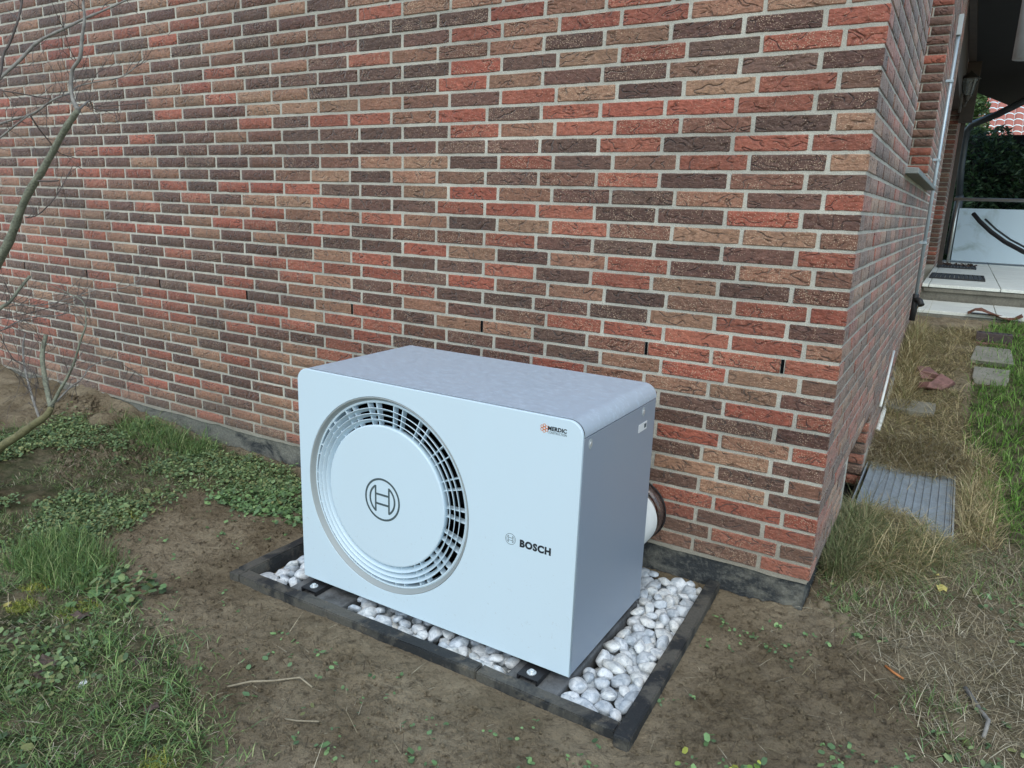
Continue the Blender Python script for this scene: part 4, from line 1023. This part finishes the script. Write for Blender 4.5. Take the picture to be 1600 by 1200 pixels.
branch(t2, [(-30, 486), (0, 480), (30, 477), (70, 476), (110, 466), (150, 453), (190, 450), (220, 437), (240, 430)], [.0035, .0035, .003, .003, .003, .0028, .0022, .0018, .001], yB - .1, yB + .55, M_twigl, ntw=14, twL=.22)
branch(t2, [(-30, 525), (0, 517), (30, 502), (60, 495), (95, 492), (118, 478), (140, 470)], [.004, .004, .0038, .0035, .003, .0025, .0015], yB - .1, yB + .4, M_twigl, ntw=14, twL=.2)
branch(t2, [(-30, 500), (10, 497), (50, 488), (80, 480), (115, 470), (130, 455), (138, 443)], [.003, .003, .003, .0028, .0025, .002, .001], yB, yB + .5, M_twig, ntw=10, twL=.2)
branch(t2, [(0, 525), (20, 560), (35, 570), (55, 585), (60, 600)], [.003, .003, .0028, .0022, .002], yB - .1, yB, M_twig, ntw=8, twL=.2)
for nm, bmt in ALLTW.items():
    into(obj('twigs', bmt, M_twig), bpy.data.objects[nm])['kind'] = 'stuff'

# ------------------------------------------------------------------ grass and weeds
def sample(poly, n_, soft=0):
    P_ = np.array(poly); lo_, hi_ = P_.min(0), P_.max(0); out = np.zeros((0, 2))
    while len(out) < n_:
        q = RNG.uniform(lo_, hi_, (n_ * 2, 2)); e = q + (RNG.normal(size=q.shape) * soft if soft else 0)
        out = np.vstack([out, q[inpoly(e[:, 0], e[:, 1], poly)]])
    return out[:n_]
def clear(P_):
    x, y = P_[:, 0], P_[:, 1]
    ok = ~((x > BED[0] - .05) & (x < BED[1] + .05) & (y > BED[2] - .06) & (y < .02))
    ok &= ~((x < .004) & (y > -.004)) & ~((x < 0.004) & (y > 0))
    ok &= ~((x > -.02) & (x < .475) & (y > .97) & (y < 1.97)); ok &= y < 4.88
    return P_[ok]
def blades(P_, h, w, lean, cols, curl=.5, zoff=0.0, dirbias=None, hs=.35):
    n_ = len(P_); z = ground_h(P_[:, 0], P_[:, 1]) + zoff
    B = np.column_stack([P_, z - .003]); a = RNG.uniform(0, 2 * np.pi, n_)
    if dirbias is not None: a = dirbias + RNG.normal(0, .9, n_)
    H = h * np.exp(RNG.normal(0, hs, n_)); ln = np.clip(np.abs(RNG.normal(lean, .28, n_)), 0, 1.45)
    D = np.column_stack([np.cos(a) * np.sin(ln), np.sin(a) * np.sin(ln), np.cos(ln)])
    l2 = np.clip(ln + curl * RNG.uniform(.3, 1.3, n_), 0, 1.75)
    D2 = np.column_stack([np.cos(a) * np.sin(l2), np.sin(a) * np.sin(l2), np.cos(l2)])
    tw = a + np.pi / 2 + RNG.normal(0, .6, n_); Wd = np.column_stack([np.cos(tw), np.sin(tw), np.zeros(n_)]) * (w * RNG.uniform(.6, 1.3, n_))[:, None]
    m1 = B + D * (H * .5)[:, None]; tip = m1 + D2 * (H * .5)[:, None]
    tip[:, 2] = np.maximum(tip[:, 2], z + .002)
    V = np.stack([B - Wd / 2, B + Wd / 2, m1 + Wd * .4, m1 - Wd * .4, tip], 1).reshape(-1, 3)
    i = np.arange(n_)[:, None] * 5; F = np.concatenate([i + 0, i + 1, i + 2, i + 3, i + 3, i + 2, i + 4], 1).ravel(); T = np.tile([4, 3], n_)
    ci = RNG.integers(0, len(cols), n_); C_ = np.array(cols)[ci] * RNG.uniform(.65, 1.35, (n_, 1))
    return V, F, T, np.repeat(C_, 5, 0)
def merge(name, parts, mat, kind='stuff'):
    Vs, Fs, Ts, Cs = [], [], [], []; c = 0
    for V, F, T, C_ in parts: Vs.append(V); Fs.append(np.asarray(F) + c); Ts.append(T); Cs.append(C_); c += len(V)
    o = link(bpy.data.objects.new(name, fast_mesh(name, np.concatenate(Vs), np.concatenate(Fs), np.concatenate(Ts), np.concatenate(Cs), mat))); return tag(o, kind=kind)
def dens(P_, s, thr, seed=0):
    f = fbm(P_[:, 0] + seed, P_[:, 1] + seed, s, 3); return P_[f > thr]
G1 = [(.13, .21, .06), (.17, .27, .085), (.085, .15, .05), (.22, .33, .11), (.32, .36, .16), (.14, .24, .10)]
G2 = [(.13, .26, .04), (.17, .33, .06), (.09, .19, .035), (.24, .36, .10)]
DRY = [(.36, .30, .19), (.48, .41, .28), (.23, .18, .11), (.30, .26, .15), (.58, .52, .38)]
STR = [(.46, .37, .20), (.58, .49, .29), (.32, .25, .13), (.24, .24, .10)]
parts = [blades(clear(dens(sample(POLY['grass'], 26000, .06), 5, .32)), .036, .0028, .95, G1, .6),
         blades(clear(dens(sample(POLY['grass'], 6000, .06), 6, .50, 3)), .065, .0034, .8, G1, .7),
         blades(clear(sample(POLY['grass'], 8000, .08)), .04, .0022, 1.25, DRY, .4),
         blades(clear(dens(sample(POLY['clover'], 5000, .06), 3, .48, 5)), .05, .003, .5, G1, .6),
         blades(clear(sample([(-2.75, -1.12), (-2.35, -1.2), (-2.2, -1.34), (-2.65, -1.42)], 3500, .05)), .075, .003, .45, G1, .6),
         blades(clear(sample(POLY['walltuft'], 2000, .04)), .085, .0035, .7, G1, .9)]
parts.append(blades(clear(dens(sample(POLY['clover'], 22000, .06), 4, .42, 9)), .035, .0024, .95, G1 + G1 + DRY, .4))
parts.append(blades(clear(np.vstack([sample([(x_ - r_, y_ - r_), (x_ + r_, y_ - r_), (x_ + r_, y_ + r_), (x_ - r_, y_ + r_)], 900, r_ * .5) for x_, y_, r_ in ((-2.12, -1.43, .06), (-2.4, -1.42, .05), (-2.3, -1.52, .04), (-1.25, -1.72, .04), (-2.7, -.9, .06))])), .016, .003, .9, [(.36, .36, .07), (.28, .32, .07), (.20, .24, .06)], .4))
merge('grass', parts, M_blade)
parts = [blades(clear(dens(sample(POLY['green'], 24000, .05), 4, .22)), .075, .0042, .5, G2, .8)]
merge('lawn', parts, M_blade)
parts = [blades(clear(sample(POLY['dry'], 19000, .06)), .050, .0020, 1.25, DRY, .25, hs=.5),
         blades(clear(dens(sample(POLY['dry'], 6000, .05), 5, .50, 7)), .045, .0026, .7, G1, .6),
         blades(clear(sample([(.72, 1.05), (1.3, 1.0), (1.3, -.6), (.85, -.6), (.72, .2)], 5000, .06)), .06, .003, .7, G1, .6)]
merge('dry_grass', parts, M_blade)
parts = [blades(clear(dens(sample(POLY['straw'], 17000, .03), 5, .40, 6)), .10, .0030, 1.3, STR, .5),
         blades(clear(sample([(.02, 2.6), (.16, 2.6), (.12, 4.4), (.02, 4.4)], 3500, .02)), .13, .0032, .75, STR, .9),
         blades(clear(sample(POLY['clump'], 7000, .03)), .14, .0028, 1.1, STR + [(.16, .19, .08)] * 2, .9),
         blades(clear(sample([(.0, .3), (.10, .3), (.14, .95), (.0, .95)], 3500, .02)), .13, .003, .5, [(.15, .19, .08), (.22, .24, .12), (.3, .27, .15)], .9),
         blades(clear(sample([(-.02, 1.97), (.5, 1.97), (.5, 2.3), (.02, 2.3)], 2600, .02)), .15, .0030, 1.2, STR + DRY, .6, dirbias=-1.4),
         blades(clear(sample([(.475, 1.0), (.62, 1.0), (.62, 2.2), (.475, 2.2)], 2600, .02)), .12, .0028, .8, STR, .8)]
parts += [blades(sample([(.01, 1.80), (.44, 1.86), (.44, 2.0), (.01, 2.0)], 800, .01), .11, .0028, 1.35, STR + DRY, .3, zoff=.014), blades(sample([(.01, 1.0), (.40, 1.0), (.30, 1.13), (.01, 1.20)], 900, .01), .11, .0028, 1.3, STR, .4, zoff=.014),
          blades(sample([(.03, 1.1), (.42, 1.1), (.42, 1.9), (.03, 1.9)], 60, .0), .09, .002, 1.5, STR, .1, zoff=.014)]
merge('straw', parts, M_blade)
def leaves(P_, size, cols, hgt, per, tilt=.5, shape=6, spread=.02):
    n_ = len(P_) * per; C0 = np.repeat(P_, per, 0) + RNG.normal(0, spread, (n_, 2)); z = ground_h(C0[:, 0], C0[:, 1]) + RNG.uniform(.3, 1.2, n_) * hgt
    C3 = np.column_stack([C0, z]); nrm = np.column_stack([RNG.normal(0, tilt, n_), RNG.normal(0, tilt, n_), np.ones(n_)]); nrm /= np.linalg.norm(nrm, axis=1)[:, None]
    a = RNG.uniform(0, 6.28, n_); t = np.column_stack([np.cos(a), np.sin(a), np.zeros(n_)]); t -= nrm * (t * nrm).sum(1)[:, None]; t /= np.linalg.norm(t, axis=1)[:, None]; bt = np.cross(nrm, t)
    s = size * np.exp(RNG.normal(0, .3, n_)); Vs = []
    for k in range(shape):
        an = 2 * np.pi * k / shape; Vs.append(C3 + (t * np.cos(an) * 1.15 + bt * np.sin(an) * .8) * s[:, None] + nrm * (s * .18 * (k % 2))[:, None])
    V = np.stack(Vs, 1).reshape(-1, 3); F = np.arange(len(V)); T = np.full(n_, shape)
    C_ = np.array(cols)[RNG.integers(0, len(cols), n_)] * RNG.uniform(.65, 1.4, (n_, 1)); return V, F, T, np.repeat(C_, shape, 0)
LC = [(.155, .235, .10), (.20, .29, .13), (.11, .17, .08), (.27, .35, .15), (.24, .25, .10)]
parts = [leaves(clear(dens(sample(POLY['clover'], 15000, .07), 4, .47, 2)), .0060, LC, .024, 4),
         leaves(clear(dens(sample(POLY['grass'], 900, .1), 3, .5, 4)), .008, LC, .02, 3)]
merge('ground_cover', parts, M_leaf)
LS = [(.16, .27, .11), (.21, .34, .13), (.13, .22, .10)]
LY = [(.40, .42, .08), (.24, .38, .08)]
dirt = [(-2.5, -.45), (-1.95, -.45), (-1.95, -1.1), (-.3, -1.1), (-.98, -1.55), (-1.9, -1.35), (-2.5, -1.2)]
parts = [leaves(clear(dens(sample(POLY['seed'], 230, .03), 4, .54, 8)), .0054, LS, .014, 4, .35, 6, .011),
         leaves(clear(sample(dirt, 80, .03)), .0055, LS, .012, 3, .4, 6, .012),
         leaves(clear(dens(sample(POLY['dry'], 260, .03), 3, .5, 1)), .0085, LC + LS, .012, 4, .4, 6, .012),
         leaves(clear(RNG.normal((.02, -.93), (.06, .05), (12, 2))), .0075, LS + LY, .025, 4, .4, 6, .012),
         leaves(clear(RNG.normal((-2.13, -1.27), (.08, .05), (40, 2))), .012, LS + LC, .03, 4, .4, 6, .012),
         leaves(clear(sample([(-2.6, -.2), (-1.92, -.2), (-1.92, -.5), (-2.6, -.6)], 420, .03)), .0085, LS, .018, 4, .4, 6, .014)]
merge('seedlings', parts, M_leaf)
merge('straw_litter', [blades(clear(sample([(-2.4, -.45), (-1.95, -.45), (-1.95, -1.05), (-.25, -1.1), (-.2, -.1), (.3, .1), (.6, -.6), (-.9, -1.8), (-1.7, -1.35)], 1900, .05)), .030, .0015, 1.4, DRY + [(.07, .05, .035)] * 4, .1, hs=.6)], M_blade)
# soil crumbs
CR = sample([(-4.9, -.1), (-3.3, -.06), (-2.5, -.5), (-1.95, -.45), (-1.95, -1.05), (-.25, -1.1), (-.25, -.05), (.3, -.05), (.55, -.6), (-.9, -1.9), (-1.9, -1.4), (-2.6, -1.2)], 16000, .02); CR = clear(CR)
bmv = np.array([(1, 0, 0), (-1, 0, 0), (0, 1, 0), (0, -1, 0), (0, 0, 1), (0, 0, -1)], float); bf = [(0, 2, 4), (2, 1, 4), (1, 3, 4), (3, 0, 4), (2, 0, 5), (1, 2, 5), (3, 1, 5), (0, 3, 5)]
nC = len(CR); sC = .0025 * np.exp(RNG.normal(0, .75, nC)); big = CR[:, 0] < -3.3; sC = np.minimum(sC, .0075); sC = np.where(big, np.minimum(sC * 2.4, .014), sC); zC = ground_h(CR[:, 0], CR[:, 1])
V = (np.column_stack([CR, zC])[:, None, :] + bmv[None] * sC[:, None, None] * RNG.uniform(.6, 1.3, (nC, 6, 1)) + RNG.normal(0, .35, (nC, 6, 3)) * sC[:, None, None]).reshape(-1, 3)
F = (np.array(bf)[None] + (np.arange(nC) * 6)[:, None, None]).reshape(-1); T = np.full(nC * 8, 3)
tag(link(bpy.data.objects.new('soil_crumbs', fast_mesh('soil_crumbs', V, F, T, None, M_soil))), kind='stuff')

# single leaves, sticks, splinters that catch the eye
def dead_leaf(c, s, mat, lab, cat='leaf', rot=None, name='dead_leaf'):
    bm = bmesh.new(); n_ = 10; ctr = bm.verts.new((0, 0, .15 * s)); ring = []
    for k in range(n_):
        a = 2 * math.pi * k / n_; r = s * (1.0 if k % 2 else .72) * random.uniform(.8, 1.15); ring.append(bm.verts.new((r * math.cos(a), r * .62 * math.sin(a), random.uniform(-.1, .35) * s)))
    for k in range(n_): bm.faces.new((ctr, ring[k], ring[(k + 1) % n_]))
    o = obj(name, bm, mat); z = float(ground_h(c[0], c[1])); o.location = (c[0], c[1], z + .008); o.rotation_euler = rot or (random.uniform(-.3, .3), random.uniform(-.3, .3), random.uniform(0, 6.28)); return tag(o, lab, cat)
for i, (x, y, s, lab) in enumerate(((-1.90, -1.645, .045, 'large dark dead leaf in the grass at the lower left, leftmost of its pair'), (-1.84, -1.69, .038, 'dark curled dead leaf lying against the large one in the grass'),
        (-1.66, -1.50, .026, 'reddish brown dead leaf in the grass near the bare soil'), (-2.06, -1.45, .04, 'dark dead leaf beside the yellow green weeds'), (-1.45, -1.60, .03, 'dark dead leaf at the edge of the lawn near the bottom'))):
    dead_leaf((x, y), s, M_dead, lab)
dead_leaf((.394, .553), .028, M_yellow, 'upper yellow leaf on the dry grass right of the house corner', name='yellow_leaf'); dead_leaf((.419, .44), .034, M_yellow, 'lower yellow leaf on the dry grass right of the house corner', name='yellow_leaf')
dead_leaf((-2.37, -1.54), .022, M_yellow, 'pale yellow leaf in the grass at the left edge', name='yellow_leaf')
dead_leaf((-1.72, -1.64), .02, M_label, 'pale grey leaf among grass blades at the lower left', name='pale_leaf')
def stick(name, pts, r, mat, lab, cat='stick'):
    P_ = [Vector((x, y, float(ground_h(x, y)) + h)) for x, y, h in pts]; tag(tube(name, P_, [r * (1 - .08 * i) for i in range(len(P_))], mat, None, 6), lab, cat)
stick('stick', [(-1.36, -1.42, .008), (-1.31, -1.38, .012), (-1.27, -1.33, .015), (-1.20, -1.29, .012), (-1.15, -1.29, .006)], .0035, M_straw, 'pale dry stalk on the bare soil in front of the left half of the bed')
stick('stick', [(-1.12, -1.42, .005), (-1.08, -1.415, .008), (-1.02, -1.39, .005)], .0025, M_straw, 'short thin stalk on the soil at the bottom left of centre')
stick('stick', [(.50, -.20, .008), (.54, -.30, .012), (.555, -.36, .014), (.545, -.42, .01)], .007, M_twigl, 'crooked grey stick in the dry grass at the lower right')
stick('splinter', [(.28, -.22, .008), (.305, -.238, .010), (.335, -.25, .006)], .0045, M_orangew, 'orange wood splinter on the soil edge at the lower right', 'splinter')
def clod(x, y, s, lab):
    bm = bmesh.new(); bmesh.ops.create_icosphere(bm, subdivisions=3, radius=s)
    for v in bm.verts: v.co *= 1 + .35 * (float(fbm(np.array(v.co.x + x), np.array(v.co.y + v.co.z), 14, 3)) - .5) * 2; v.co.z *= .6
    o = obj('soil_clod', bm, M_soil, smooth=False); o.location = (x, y, float(ground_h(x, y)) + s * .2); tag(o, lab, 'clod')
clod(-3.93, -.26, .085, 'brown clod of earth against the wall foot left of the grass tuft'); clod(.05, .08, .028, 'small clay lump at the foot of the house corner'); clod(.12, .02, .032, 'larger clay lump on the soil edge right of the house corner')
